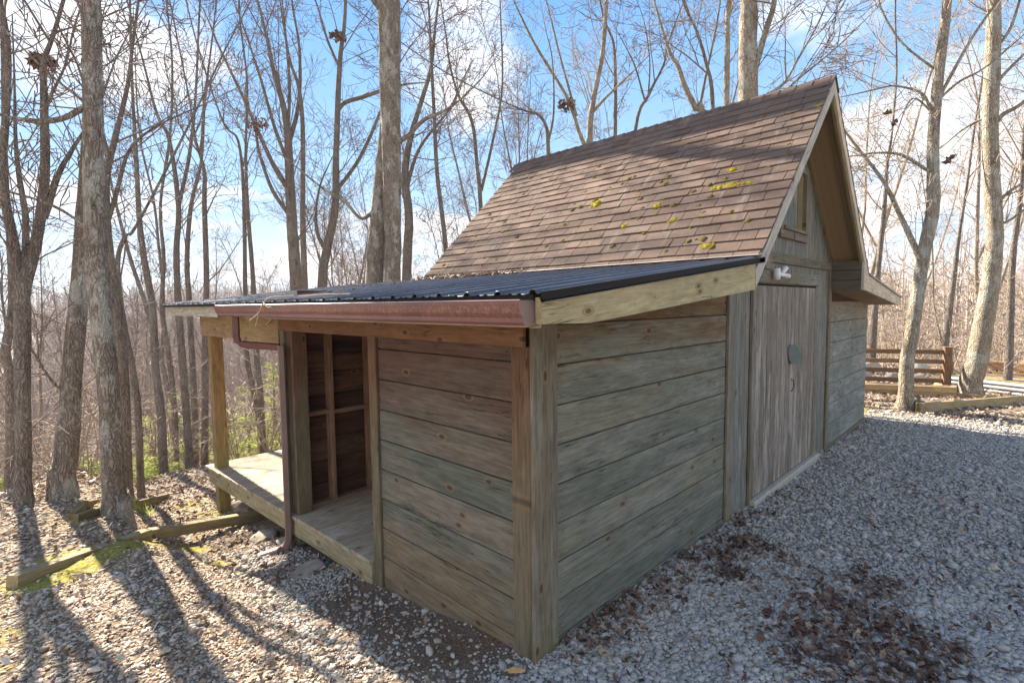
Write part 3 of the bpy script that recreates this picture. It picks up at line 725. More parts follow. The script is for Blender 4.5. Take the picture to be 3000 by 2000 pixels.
# ------------------------------------------------------------------ main roof
RX = [1.985, 3.86, 5.865]
for sgn, x1 in ((-1, 1.99), (1, 5.86)):
    mb = MB()
    P = [(3.86, -.335, 3.885), (x1, -.335, roofz(x1)-.015), (x1, -.335, roofz(x1)-.05), (3.86, -.335, 3.835)]
    if sgn > 0: P = P[::-1]
    mb.prism(P, (0, 4.04, 0), (0, 1, 0)); mb.build('roof_deck', 'soffit', S)
def shingles(sgn, n_rows, expo=.122):
    mb = MB(); x_e = 3.86+sgn*1.875
    L = math.hypot(1.875, 1.875*KS); d = np.array([-sgn*1.875, 0, 1.875*KS])/L; nrm = np.array([sgn*KS, 0, 1.0]); nrm /= np.linalg.norm(nrm)
    e0 = np.array([x_e, 0, roofz(x_e)])
    k = 0
    while k*expo < L-.03:
        y = -.365-rnd.uniform(0, .25); s0 = k*expo; s1 = min(s0+expo+.05, L)
        while y < 3.72:
            wd = rnd.choice((.12, .15, .19, .23, .27)) if sgn < 0 else .33
            ya, yb = max(y, -.365), min(y+wd, 3.72)
            if yb-ya > .02:
                h = rnd.choice((.015, .018, .021)); r = rnd.random(); j = rnd.uniform(-.004, .004)
                c = [e0+d*(s0+j)+nrm*h, e0+d*(s1)+nrm*.003]
                V = []
                for base, off in ((c[0], 0), (c[1], 0), (c[1]-nrm*.010, 0), (c[0]-nrm*.015, 0)):
                    for yy_ in (ya+.0028, yb-.0028): V.append(base+np.array([0, yy_, 0]))
                F = [(0, 1, 3, 2), (0, 6, 7, 1), (0, 2, 4, 6), (1, 7, 5, 3), (2, 3, 5, 4)]
                if sgn > 0: F = [f[::-1] for f in F]
                mb.add(V, F, None, r)
            y += wd
        k += 1
    return mb
shingles(-1, 19).build('roof', 'shingle', S)
shingles(1, 19).build('roof', 'shingle', S)
mb = MB(); y = 3.72
while y > -.36:
    y0 = max(y-.15, -.37)
    for sgn in (-1, 1):
        r = rnd.random(); V = []
        for yy_, h in ((y+.12, .010), (y0, .030)):
            for dx in (0, .13): V.append((3.86+sgn*dx, yy_, 3.895-KS*dx+h))
        V += [(a, b, c-.012) for a, b, c in V]
        F = [(0, 1, 3, 2), (2, 3, 7, 6), (1, 5, 7, 3), (0, 4, 5, 1)]
        mb.add(V, F, None, r)
    y -= .15
mb.build('ridge_cap', 'shingle', S)
# rake boards of the gable
def rake(sgn, x1, zt, m, name='rake_board', dy=0, w0=.02, w1=.155):
    zc = 3.9
    f = lambda x, o: zc-KS*abs(x-3.86)-o
    P = [(3.86, -.36+dy, f(3.86, w0)), (x1, -.36+dy, f(x1, w0)), (x1, -.36+dy, f(x1, w1)), (3.86, -.36+dy, f(3.86, w1))]
    if sgn > 0: P = P[::-1]
    MB().prism(P, (0, .022, 0), (sgn*1, 0, -KS)).build(name, m, S)
rake(-1, 1.945, 0, 'rake'); rake(1, 5.72, 0, 'rake_warm')
rake(-1, 1.945, 0, 'timber_dark', 'sub_rake', .0225, .055, .175); rake(1, 5.5, 0, 'timber_dark', 'sub_rake', .0225, .055, .175)
# wall cleat where the soffit meets the gable
for sgn, xe in ((1, 5.40),):
    MB().prism([(3.86, -.03, 3.9-.085), (xe, -.03, roofz(xe)-.085), (xe, -.03, roofz(xe)-.13), (3.86, -.03, 3.9-.13)][::-1], (0, .025, 0), (1, 0, -KS)).build('cleat', 'timber_dark', S)
# flashing strip where the metal roof meets the shingles
mb = MB(); y = -.36
while y < 3.7:
    L_ = rnd.uniform(.5, 1.0); y1 = min(y+L_, 3.72); o = rnd.uniform(0, .004)
    mb.board((2.02, y, lz(2.02)+.022+o), (2.02, y1, lz(2.02)+.022+rnd.uniform(0, .006)), (1, 0, .11), .10, .004, .001); y = y1+.004
mb.build('flashing', 'flash', S)

# ------------------------------------------------------------------ moss on the roof
def on_roof(px, py):
    v = ray(px, py); t = ((3.9+KS*(CAM[0]-3.86))-CAM[2])/(v[2]-KS*v[0]); return CAM+v*t
RN = np.array([-KS, 0, 1.0]); RN /= np.linalg.norm(RN); RD = np.array([1.0, 0, KS]); RD /= np.linalg.norm(RD); RY = np.array([0, 1.0, 0])
def ico_np():
    t = (1+5**.5)/2
    v = np.array([(-1, t, 0), (1, t, 0), (-1, -t, 0), (1, -t, 0), (0, -1, t), (0, 1, t), (0, -1, -t), (0, 1, -t), (t, 0, -1), (t, 0, 1), (-t, 0, -1), (-t, 0, 1)], float)
    v /= np.linalg.norm(v[0])
    f = np.array([(0, 11, 5), (0, 5, 1), (0, 1, 7), (0, 7, 10), (0, 10, 11), (1, 5, 9), (5, 11, 4), (11, 10, 2), (10, 7, 6), (7, 1, 8), (3, 9, 4), (3, 4, 2), (3, 2, 6), (3, 6, 8), (3, 8, 9), (4, 9, 5), (2, 4, 11), (6, 2, 10), (8, 6, 7), (9, 8, 1)])
    return v, f
ICO_V, ICO_F = ico_np()
def subdiv(v, f):
    v = list(map(tuple, v)); cache = {}; nf = []
    def mid(a, b):
        k = (min(a, b), max(a, b))
        if k not in cache:
            m = (np.array(v[a])+np.array(v[b]))/2; v.append(tuple(m/np.linalg.norm(m))); cache[k] = len(v)-1
        return cache[k]
    for a, b, c in f:
        d, e, g = mid(a, b), mid(b, c), mid(c, a); nf += [(a, d, g), (b, e, d), (c, g, e), (d, e, g)]
    return np.array(v), np.array(nf)
I2V, I2F = subdiv(ICO_V, ICO_F)
I3V, I3F = subdiv(I2V, I2F)
def blobs(centers, radii, ax, rg, flat=.6, V0=None, F0=None, amp=.2):
    V0 = I2V if V0 is None else V0; F0 = I2F if F0 is None else F0
    VV = []; FF = []; n = 0
    for c, r in zip(centers, radii):
        s = V0*(1+amp*rg.standard_normal((len(V0), 1))); s = s*np.array([r, r*rg.uniform(.8, 1.2), r*flat])
        VV.append(c+s[:, :1]*ax[0]+s[:, 1:2]*ax[1]+s[:, 2:]*ax[2]); FF.append(F0+n); n += len(V0)
    return np.concatenate(VV), np.concatenate(FF)
ax_roof = (RD, RY, RN)
big = [(1752, 601, .085, 'largest round yellow moss clump in the middle of the shingle roof'), (1928, 606, .075, 'bright yellow moss clump on the roof, second in size, right of the middle'),
       (1831, 665, .055, 'yellow moss clump on the shingles just below the two biggest round ones'), (2143, 547, .068, 'long streak of yellow moss on the shingles near the gable'),
       (2147, 501, .06, 'yellow moss tuft just above the long moss streak near the gable'), (2073, 724, .055, 'yellow moss tuft low on the roof close to the dark metal sheet and the gable'),
       (1462, 603, .055, 'pale yellow moss tuft near the far slanting edge of the roof'), (1478, 678, .06, 'yellow moss tuft on the lower far part of the roof'),
       (1976, 647, .05, 'loose olive and yellow moss tuft right of the middle of the roof'), (2399, 312, .045, 'green moss tuft at the top of the roof beside the gable edge')]
for k, (a, b, r, lab) in enumerate(big):
    p = on_roof(a, b)+RN*.008; n_ = 16 if k != 3 else 34
    cs = []; rs = []
    for _ in range(n_):
        u = np.clip(rng.normal(0, .35), -.5, .5), np.clip(rng.normal(0, .6 if k != 3 else 2.0), -.8 if k != 3 else -2.2, .8 if k != 3 else 2.2)
        cs.append(p+RD*u[0]*r*(.8 if k != 3 else .4)+RY*u[1]*r); rs.append(r*rng.uniform(.15, .42)*(.55 if k == 3 else .9))
    cs.append(p-RN*.004); rs.append(r*.85)
    if k == 3: cs += [p+RY*r*q-RN*.003 for q in (-2.2, -1.5, -.8, .8, 1.5, 2.2)]; rs += [r*.6]*6
    V, F = blobs(cs, np.array(rs)*.85, ax_roof, rng, .45, I2V, I2F, .16)
    o = build_np('moss_clump', V, [F], 'moss', base=p, smooth=True); o.location = p; tag(o, lab, 'moss', 'yellow moss clumps on the shingle roof')
small = [(1124,884),(1062,968),(1027,1038),(1020,1110),(1125,1057),(1145,1057),(1130,1120),(1247,1135),(1391,1077),(1366,880),(1437,805),(1500,848),(1185,770),(1550,743),(943,1135),(713,1197),(658,1187),(648,1218),(570,1090),(568,1113),(752,1023),(693,1010),(722,902),(943,852),(960,838),(870,820),(620,1085),(473,1222),(494,1222),(620,1090),(1008,893),(940,952),(1490,1160),(1227,1211),(450,1255),(1308,692),(1345,665),(975,1060),(805,868),(838,897),(1240,897),(805,985)]
small = [(1000+a/1.568, b/1.568) for a, b in small]
small += [(2000+a/1.568, b/1.568) for a, b in ((95,665),(280,677),(487,668),(487,710),(110,690),(325,1005),(130,910),(45,832),(95,982),(300,1018),(62,1105),(265,1165),(400,770),(20,735),(190,520))]
small += [(rng.uniform(1290, 2150), rng.uniform(520, 780)) for _ in range(45)]
small = [q for q in small if 2.06 < on_roof(*q)[0] < 3.8 and -.3 < on_roof(*q)[1] < 3.65]
pool = []
for a, b in small:
    p = on_roof(a, b)+RN*.006; r = rng.uniform(.016, .032)
    if not pool or len(pool) < 4:
        V, F = blobs([np.zeros(3), RY*.6, RD*.4-RY*.5], [1, .7, .55], ax_roof, rng, .6, I2V, I2F, .15)
        o = build_np('moss_tuft', V, [F], 'moss_dark', smooth=True); pool.append(o)
    else:
        o = pool[int(rng.integers(4))].copy(); col.objects.link(o)
    o.location = p; o.scale = (r, r, r); tag(o, 'small dark olive moss tuft dotted on the brown shingles', 'moss', 'small moss tufts on the shingle roof')

# ------------------------------------------------------------------ trees
class Tree:
    def __init__(s, seed): s.rg = np.random.default_rng(seed); s.tr = []; s.cr = []; s.tips = []
    def tube(s, dst, P, r, sides, rough=0): dst.append(tube_np(np.array(P), np.array(r), sides, rough, s.rg))
    def branch(s, p, d, L, r, level, maxl, kids, up=.065, wob=.27, rmin=.004, low=False):
        rg = s.rg; n = max(3, int(4+L*1.0)) if level < maxl else 3
        P = [np.array(p)]; Rr = [r]; d = d/np.linalg.norm(d); dirs = [d]
        for i in range(n):
            d = d+rg.normal(0, wob, 3)*(.8 if level else .5); d[2] += up; d /= np.linalg.norm(d); dirs.append(d)
            P.append(P[-1]+d*L/n); Rr.append(max(rmin, r*(1-.8*(i+1)/n)))
        s.tube(s.cr, P, Rr, 6 if r > .03 else (4 if r > .012 else 3))
        if level >= maxl: s.tips.append(P[-1]); return
        k = kids[level] if level < len(kids) else 3
        for j in range(k):
            t = rg.uniform(.22, 1.0); f = t*n; i = min(int(f), n-1); q = P[i]+(P[i+1]-P[i])*(f-i); dd = dirs[i+1]
            a = rg.uniform(R(28), R(75)); v = rg.normal(0, 1, 3); v -= dd*(v@dd); v /= np.linalg.norm(v)
            nd = dd*math.cos(a)+v*math.sin(a)
            s.branch(q, nd, L*rg.uniform(.35, .62)*(1.15-.5*t), max(rmin, Rr[i]*rg.uniform(.45, .7)), level+1, maxl, kids, up, wob, rmin)
    def trunk(s, P, r, sides=12, rough=.03, sub=5):
        P = np.array(P, float); r = np.array(r, float); n = len(P)
        t = np.linspace(0, n-1, (n-1)*sub+1); i = np.minimum(t.astype(int), n-2); f = (t-i)
        def cr(A):
            A = A.reshape(len(A), -1); p0 = A[np.maximum(i-1, 0)]; p1 = A[i]; p2 = A[i+1]; p3 = A[np.minimum(i+2, n-1)]; f_ = f[:, None]
            return .5*((2*p1)+(-p0+p2)*f_+(2*p0-5*p1+4*p2-p3)*f_**2+(-p0+3*p1-3*p2+p3)*f_**3)
        Q = cr(P); q = np.maximum(cr(r)[:, 0], .004)
        s.tube(s.tr, Q, q, sides, rough); return Q, q
    def dress(s, Q, q, h0, count, Lk, maxl=2, kids=(5, 4), ang=(25, 65), up=.065, rmin=.004, rk=.5, hmax=1e9):
        rg = s.rg; z0 = Q[0][2]; idx = [i for i in range(1, len(Q)-1) if Q[i][2]-z0 > h0 and Q[i][2]-z0 < hmax]
        if not idx: return
        for _ in range(count):
            i = idx[int(rg.integers(len(idx)))]; d = Q[i+1]-Q[i]; d /= np.linalg.norm(d)
            a = rg.uniform(R(ang[0]), R(ang[1])); v = rg.normal(0, 1, 3); v -= d*(v@d); v /= np.linalg.norm(v)
            L = Lk*rg.uniform(.5, 1.1); rr = min(q[i]*.6, max(rmin*1.5, L*.0085*rk*2))
            s.branch(Q[i], d*math.cos(a)+v*math.sin(a), L, rr, 0, maxl, kids, up, .27, rmin)
    def mesh(s, lst, base):
        V = []; F = []; n = 0
        for v, f in lst: V.append(v); F.append(f+n); n += len(v)
        return np.concatenate(V)-base, [np.concatenate(F)]
    def make(s, base, label, bark='bark', twig='twig', group=None, name='tree'):
        root = empty(name, base, label, 'tree', group)
        V, F = s.mesh(s.tr, np.array(base)); build_np('trunk', V, F, bark, root, smooth=True)
        if s.cr:
            V, F = s.mesh(s.cr, np.array(base)); build_np('crown', V, F, twig, root, smooth=True)
        return root

def traced(poly, dist, label, limbs=(), seed=0, bark='bark', twig='twig', top=None, h0=3.0, count=22, Lk=2.2, kids=(5, 4), rmin=.005, lowtwigs=0, flare=1.25, sides=14, name='tree', ang=(25, 60)):
    """poly: (px, py, width px) from the base up; dist: metres from the camera along the ground (None: where the base pixel meets the ground)"""
    T = Tree(seed+100)
    if dist is None:
        g = ground_at(poly[0][0], poly[0][1]); dist = math.hypot(g[0]-CAM[0], g[1]-CAM[1])
    def conv(pl):
        P = []; r = []
        for a, b, w_ in pl:
            v = ray(a, b); t = dist/math.hypot(v[0], v[1]); P.append(CAM+v*t); r.append(w_/2/FPX*t)
        return P, r
    P, r = conv(poly)
    gz = float(H(P[0][0], P[0][1]))
    if P[0][2] > gz+.3:
        d = P[0]-P[1]; d /= np.linalg.norm(d)+1e-9; hgt = P[0][2]-gz
        q = P[0]+np.array([d[0]*hgt*.3, d[1]*hgt*.3, 0]); P = [np.array([q[0], q[1], gz-.1]), np.array([(q[0]+P[0][0])/2, (q[1]+P[0][1])/2, gz+hgt*.4])]+P; r = [r[0]*1.15*flare, r[0]*1.05]+r
    else:
        P[0] = np.array([P[0][0], P[0][1], gz-.12]); r[0] *= flare
        P.insert(1, P[0]+np.array([0, 0, .38])); r.insert(1, r[1]*1.08)
    d = P[-1]-P[-3]; d /= np.linalg.norm(d); z = P[-1][2]; k = 0
    ztop = (CAM[2]+.80*dist+.8) if top is None else gz+top
    while (P[-1][2] < ztop or k < 1) and k < 12:
        d = d*.9+np.array([0, 0, .1])+T.rg.normal(0, .05, 3); d /= np.linalg.norm(d); P.append(P[-1]+d*1.6); k += 1
    kk = len(r); add = len(P)-kk
    for j in range(add): r.append(max(.012, r[kk-1]*(1-(j+1)/(add+.3))))
    Q, q = T.trunk(P, r, sides)
    T.dress(Q, q, h0, int(count*.8), Lk, 2, kids, ang, rmin=rmin)
    if lowtwigs: T.dress(Q, q, .5, lowtwigs, 1.0, 1, (4,), (50, 95), up=0, rmin=rmin, hmax=h0)
    for lb in limbs:
        br = lb[-1] if isinstance(lb[-1], int) else 6
        pl = [x for x in lb if not isinstance(x, int)]
        Pl, rl = conv(pl); rg = T.rg; off = 0
        for j in range(1, len(Pl)):                                   # limbs also lean towards or away from the viewer
            off += rg.uniform(-.12, .12)*np.linalg.norm(Pl[j]-Pl[j-1]); Pl[j] = Pl[j]+CF*off
        d = Pl[-1]-Pl[-2]; d /= np.linalg.norm(d)
        for j in range(2): d = d+rg.normal(0, .15, 3)+np.array([0, 0, .1]); d /= np.linalg.norm(d); Pl.append(Pl[-1]+d*.7); rl.append(max(rmin, rl[-1]*.55))
        Ql, ql = T.trunk(Pl, rl, 8)
        T.dress(Ql, ql, -5, br, Lk*.55, 2, (3, 3), (25, 65), rmin=rmin)
    return T.make((P[0][0], P[0][1], gz), label, bark, twig, name=name)

D = lambda L: [(a*1.27551, b*1.27551, w_*1.27551) for a, b, w_ in L]
traced(D([(270, 1188, 58), (262, 1130, 46), (250, 900, 42), (230, 700, 43), (222, 600, 42), (215, 400, 40), (212, 200, 38), (208, 0, 38)]), None,
       'stout mottled grey tree with mossy foot standing inside the small timber planter frame', seed=1, h0=3.6, count=8, Lk=1.8,
       limbs=[[(300, 300, 14), (245, 322, 17), (190, 345, 16), (127, 357, 16), (60, 350, 13), (0, 336, 10), 2], [(275, 720, 8), (255, 672, 7), (190, 625, 8), (127, 593, 8), (0, 556, 6), 3], [(300, 330, 9), (250, 300, 8), (160, 230, 7), (60, 130, 5), 5]], bark='bark')
traced(D([(145, 1140, 54), (152, 1050, 47), (166, 850, 40), (184, 650, 36), (194, 500, 34), (200, 400, 30), (206, 250, 24), (206, 0, 20)]), None,
       'thick leaning grey tree just left of and behind the tree in the planter frame', seed=2, h0=5, count=5, Lk=2.2, bark='bark',
       limbs=[[(230, 1110, 9), (210, 1150, 8), (170, 1130, 8), (130, 1085, 7), (95, 1020, 5), 6]])
traced([(72, 1478, 44), (70, 1350, 38), (66, 1150, 37), (66, 957, 40), (68, 850, 36), (108, 700, 28), (131, 510, 24), (128, 255, 17), (128, 182, 14), (172, 51, 10)], None,
       'brown tree at the left edge of the photo forking widely into several stems', seed=3, h0=5, count=10, Lk=2.0, bark='bark2',
       limbs=[[(60, 880, 30), (38, 765, 28), (19, 638, 24), (6, 510, 22), (3, 190, 14), (-10, 20, 10), 14], [(75, 840, 22), (72, 784, 18), (64, 638, 16), (32, 510, 13), (12, 400, 10), 10], [(128, 640, 20), (150, 585, 17), (185, 510, 14), (233, 434, 10), (300, 330, 7), 12], [(128, 380, 9), (150, 300, 8), (190, 190, 6), (230, 60, 5), 10]], lowtwigs=8)
traced([(36, 1475, 28), (33, 1300, 26), (30, 1100, 25), (14, 1040, 23), (36, 900, 21), (30, 700, 18), (15, 500, 14)], 10.5, 'narrow dark trunk at the very left edge beside the forking brown tree', seed=4, h0=5, bark='bark2', count=14)
traced([(367, 1392, 34), (362, 1168, 32), (345, 950, 33), (320, 760, 28), (310, 640, 24), (311, 520, 20), (333, 420, 16), (372, 260, 11), (390, 120, 8)], 8.7, 'brown curving tree close behind the right side of the planter frame tree', seed=5, bark='bark2', h0=4, count=9, lowtwigs=5,
       limbs=[[(312, 660, 14), (340, 560, 12), (372, 440, 9), (450, 370, 6), 8], [(318, 700, 10), (300, 600, 9), (280, 560, 7), 4]])
traced([(411, 1392, 19), (404, 1200, 18), (386, 1072, 18), (368, 980, 17), (352, 880, 15), (345, 760, 13), (368, 690, 11), (400, 660, 8)], 9.4, 'slim crooked trunk next in line right of the planter frame tree', seed=6, bark='bark2', h0=4.0, count=7, lowtwigs=4)
traced([(482, 1412, 24), (471, 1206, 22), (455, 1072, 20), (447, 900, 19), (423, 765, 17), (408, 638, 14), (398, 446, 11), (389, 287, 8), (383, 100, 6)], 12.4, 'slim dark tree with many level twigs, midway between the planter frame and the porch post', seed=7, bark='bark2', h0=3.2, count=34, Lk=1.6, lowtwigs=6, ang=(45, 80))
traced([(520, 1400, 15), (509, 1168, 14), (490, 1015, 14), (474, 900, 12), (480, 760, 10), (470, 600, 8)], 14, 'thin grey trunk just right of the slim dark tree on the slope', seed=8, bark='bark2', h0=3.5, count=14, lowtwigs=5)
traced([(559, 1412, 25), (543, 1168, 20), (528, 976, 19), (521, 870, 18), (517, 733, 16), (523, 606, 14), (497, 414, 10), (459, 332, 8), (414, 160, 5)], 12.6, 'slim tree forked in a wide V, second from the porch corner post', seed=9, bark='bark2', h0=4, count=22, Lk=1.8,
       limbs=[[(524, 600, 11), (555, 459, 10), (574, 287, 7), (571, 0, 5), 12]], lowtwigs=5)
traced([(574, 1400, 18), (570, 1206, 17), (555, 900, 15), (548, 760, 13), (560, 600, 11), (590, 470, 8), (600, 300, 6)], 15, 'thin straight grey tree standing behind the V forked one', seed=10, bark='bark2', h0=4, count=18, lowtwigs=4)
traced([(602, 1400, 19), (601, 1200, 18), (601, 1015, 17), (605, 829, 15), (599, 600, 13), (598, 500, 10), (574, 414, 7), (556, 300, 5)], 13.8, 'straight slender tree right beside the outer porch corner post', seed=11, bark='bark2', h0=4, count=20, lowtwigs=5)
traced([(775, 1330, 17), (745, 1160, 15), (722, 1030, 14), (718, 829, 12), (714, 574, 10), (698, 414, 7), (655, 360, 5)], 15, 'left one of two thin trunks seen through the porch, leaning left', seed=12, bark='bark2', h0=4.5, count=18)
traced([(772, 1330, 17), (763, 1150, 16), (751, 1033, 15), (742, 829, 13), (725, 600, 10), (720, 430, 7)], 14.5, 'right one of two thin trunks seen through the porch, nearly upright', seed=13, bark='bark2', h0=4.5, count=14)
traced([(867, 829, 34), (856, 670, 30), (848, 510, 26), (842, 383, 20), (829, 306, 16), (800, 200, 11), (770, 60, 7)], 18, 'tall dark tree with a dense upswept fan of limbs behind the porch roof', seed=14, bark='bark2', h0=5.0, count=40, Lk=3.2, kids=(6, 4), ang=(12, 34),
       limbs=[[(850, 560, 16), (810, 500, 14), (775, 430, 12), (720, 300, 9), (640, 130, 6), 16], [(856, 640, 13), (800, 560, 11), (760, 450, 9), (745, 380, 7), 8], [(846, 420, 14), (870, 300, 12), (880, 150, 8), (860, 20, 6), 14], [(845, 480, 12), (800, 370, 10), (760, 230, 8), (700, 60, 5), 14], [(843, 400, 10), (850, 250, 9), (840, 90, 6), 12]])
traced([(893, 829, 18), (887, 638, 16), (887, 383, 13), (876, 260, 10), (850, 180, 8), (829, 64, 5)], 19, 'narrow second trunk rising close beside the fan shaped tree', seed=15, bark='bark2', h0=5, count=22, Lk=2.2, ang=(15, 40))
traced([(944, 829, 28), (957, 733, 25), (982, 606, 22), (985, 446, 18), (995, 191, 14), (1010, 60, 10)], 15, 'bowed grey tree bending right between the fan shaped tree and the big twin trunks', seed=16, bark='bark2', h0=4.6, count=30, Lk=2.2,
       limbs=[[(957, 740, 13), (930, 680, 11), (925, 610, 8), (940, 540, 6), 8], [(984, 560, 12), (1040, 480, 11), (1080, 400, 10), (1110, 320, 8), 10], [(988, 330, 11), (1010, 300, 12), (1060, 285, 12), (1120, 262, 11), 6], [(995, 200, 8), (960, 120, 7), (930, 20, 5), 12]])
traced([(1150, 830, 48), (1152, 700, 47), (1149, 574, 52), (1146, 400, 56), (1143, 250, 60), (1140, 0, 62)], 10.7, 'biggest pale mottled trunk rising straight behind the far end of the shed roof', seed=17, bark='bark', h0=7.0, count=9, Lk=2.6, sides=18,
       limbs=[[(1150, 420, 16), (1190, 400, 14), (1240, 350, 12), (1290, 330, 9), (1340, 300, 6), 8], [(1132, 30, 40), (1070, -50, 36), (1000, -180, 30), (940, -320, 22), 1]])
traced([(1097, 830, 52), (1108, 650, 48), (1120, 520, 46), (1127, 430, 42), (1134, 330, 36), (1130, 200, 30), (1120, 60, 26)], 11.0, 'slightly thinner mottled trunk leaning against the biggest one from the left', seed=18, bark='bark', h0=7.5, count=14, Lk=2.2, sides=16,
       limbs=[[(1110, 600, 12), (1060, 640, 10), (1010, 590, 9), (960, 560, 8), (930, 540, 6), 4]])
traced([(1191, 810, 28), (1198, 638, 25), (1186, 510, 22), (1208, 383, 16), (1260, 210, 11), (1275, 80, 8)], 13.4, 'leaning brown tree immediately right of the big twin trunks', seed=19, bark='bark2', h0=4.6, count=28, Lk=2.2,
       limbs=[[(1190, 560, 12), (1230, 440, 9), (1320, 330, 7), 10]])
traced([(1306, 733, 14), (1281, 510, 12), (1271, 319, 10), (1261, 128, 8), (1255, 10, 6)], 12.6, 'slim upright dark tree with level twigs, seen just left of the roof edge', seed=20, bark='bark2', h0=4.2, count=44, Lk=1.7, ang=(50, 85))
traced([(1408, 606, 13), (1397, 478, 11), (1383, 357, 10), (1344, 281, 8), (1318, 190, 6), (1300, 60, 4)], 13.5, 'slender tree forked in a narrow V just above the far corner of the roof', seed=21, bark='bark2', h0=5.5, count=22, Lk=1.7,
       limbs=[[(1410, 560, 9), (1446, 408, 8), (1472, 255, 6), (1465, 0, 4), 12]])
traced([(1606, 446, 12), (1599, 370, 10), (1575, 335, 8), (1540, 325, 6), (1480, 300, 4)], 13.6, 'thin tree bending sharply left above the middle of the ridge', seed=22, bark='bark2', h0=5.5, count=16, Lk=1.9, limbs=[[(1605, 420, 8), (1622, 330, 6), (1618, 180, 4), 6]])
traced([(1727, 408, 18), (1740, 287, 15), (1765, 159, 13), (1778, 0, 10)], 14, 'pale stemmed tree rising above the middle of the ridge', seed=23, bark='bark_light', h0=5.5, count=26, Lk=2.4, twig='twig_light', ang=(15, 45),
       limbs=[[(1718, 440, 14), (1695, 380, 12), (1663, 287, 10), (1574, 128, 8), (1510, 0, 5), 16], [(1735, 330, 10), (1780, 280, 7), (1850, 210, 4), 8], [(1690, 340, 7), (1640, 180, 6), (1600, 20, 4), 12]])
traced([(1802, 395, 12), (1803, 255, 10), (1797, 128, 8), (1765, 40, 6)], 14.6, 'thin wavy tree right of the pale stemmed tree above the ridge', seed=24, bark='bark2', h0=6, count=18, Lk=2.0)
traced([(1861, 383, 10), (1899, 281, 9), (1944, 191, 6), (1960, 120, 4)], 13.8, 'small tree with candelabra limbs above the right half of the ridge', seed=25, bark='bark2', h0=5.6, count=18, Lk=1.8,
       limbs=[[(1890, 300, 6), (1860, 200, 5), (1830, 130, 3), 6], [(1899, 281, 5), (1905, 180, 4), (1890, 80, 3), 6]])
traced([(2191, 300, 52), (2191, 128, 50), (2193, 0, 47)], 10.5, 'single thick lichen spotted trunk standing right behind the ridge near the gable', seed=26, bark='bark_light', h0=7.5, count=24, Lk=2.6, sides=16,
       limbs=[[(2205, 230, 18), (2235, 110, 17), (2262, 0, 14), 10], [(2210, 300, 12), (2290, 250, 9), (2340, 170, 7), (2400, 60, 5), 14], [(2220, 330, 9), (2280, 290, 8), (2330, 240, 6), (2440, 150, 4), 10]])
traced([(2089, 319, 12), (2070, 191, 10), (2040, 90, 8), (2000, 0, 6)], 13, 'thin grey tree left of the thick trunk behind the ridge', seed=27, bark='bark2', h0=6.3, count=20, Lk=2.2)
traced([(2128, 306, 17), (2131, 150, 15), (2134, 20, 12)], 12.5, 'medium grey tree between the thin one and the thick trunk behind the ridge', seed=28, bark='bark_light', h0=6.3, count=20, Lk=2.2, twig='twig_light')
traced([(2060, 345, 17), (2040, 320, 17), (2005, 250, 15), (1985, 190, 12), (1957, 140, 9)], 12, 'broken crooked limb like trunk poking up above the ridge', seed=29, bark='bark_light', h0=6, top=4, count=8, Lk=1.2)
# right hand group in the sun
traced([(2652, 1198, 52), (2657, 1064, 36), (2667, 1000, 35), (2689, 861, 34), (2708, 733, 33), (2733, 606, 34), (2733, 446, 29), (2740, 319, 28), (2753, 191, 26), (2775, 0, 23)], None,
       'pale lichen covered tree at the corner of the timber edged bed by the gravel', seed=30, bark='bark_light', twig='twig_light', h0=6.3, count=22, Lk=2.4, sides=16,
       limbs=[[(2700, 770, 18), (2672, 700, 16), (2638, 606, 13), (2593, 523, 10), (2497, 383, 7), 14], [(2718, 500, 9), (2640, 455, 8), (2560, 450, 6), (2490, 462, 4), 8], [(2745, 320, 8), (2725, 310, 8), (2700, 270, 7), (2620, 250, 5), (2550, 265, 4), 6],
              [(2752, 285, 10), (2830, 130, 8), (2910, 15, 7), 4], [(2752, 290, 8), (2810, 240, 7), (2890, 195, 5), 4], [(2735, 200, 7), (2650, 120, 6), (2590, 10, 5), 5], [(2730, 330, 6), (2670, 290, 5), (2620, 390, 3), 4]])
traced([(2842, 1158, 66), (2861, 1064, 52), (2886, 925, 46), (2912, 733, 42), (2908, 574, 40), (2900, 383, 38), (2906, 223, 38), (2912, 0, 32)], None,
       'thick pale lichen covered tree leaning right behind the timber edged bed', seed=31, bark='bark_light', twig='twig_light', h0=6.6, count=24, Lk=2.6, sides=16,
       limbs=[[(2912, 370, 14), (2940, 335, 12), (2985, 310, 11), (3050, 260, 9), 6], [(2915, 250, 12), (2950, 210, 9), (3010, 150, 7), 6], [(2915, 600, 9), (2960, 560, 8), (3020, 520, 6), 8], [(2900, 660, 8), (2950, 650, 7), (3010, 610, 5), 6], [(2895, 340, 8), (2820, 380, 6), (2760, 430, 4), 5], [(2900, 160, 10), (2960, 90, 8), (2990, 0, 6), 5]])
traced([(2950, 1142, 26), (2957, 1032, 20), (2966, 765, 16), (2990, 574, 12), (2998, 430, 9)], None, 'thinner grey tree at the right edge behind the leaning lichen covered tree', seed=32, bark='bark2', twig='twig_light', h0=4.5, count=24, Lk=2.0, lowtwigs=5)
traced([(2560, 960, 17), (2572, 800, 14), (2590, 620, 12), (2600, 470, 8), (2612, 400, 6)], 17, 'slender bare tree directly right of the shed above the fence rails', seed=33, bark='bark2', twig='twig_light', h0=3.5, count=30, Lk=2.0, lowtwigs=6)
traced([(2770, 1005, 16), (2790, 850, 14), (2808, 700, 10), (2830, 560, 7)], 18, 'thin dark tree rising behind the end post of the rail fence', seed=34, bark='bark2', h0=3.5, count=26, Lk=2.0, twig='twig_light', lowtwigs=6)

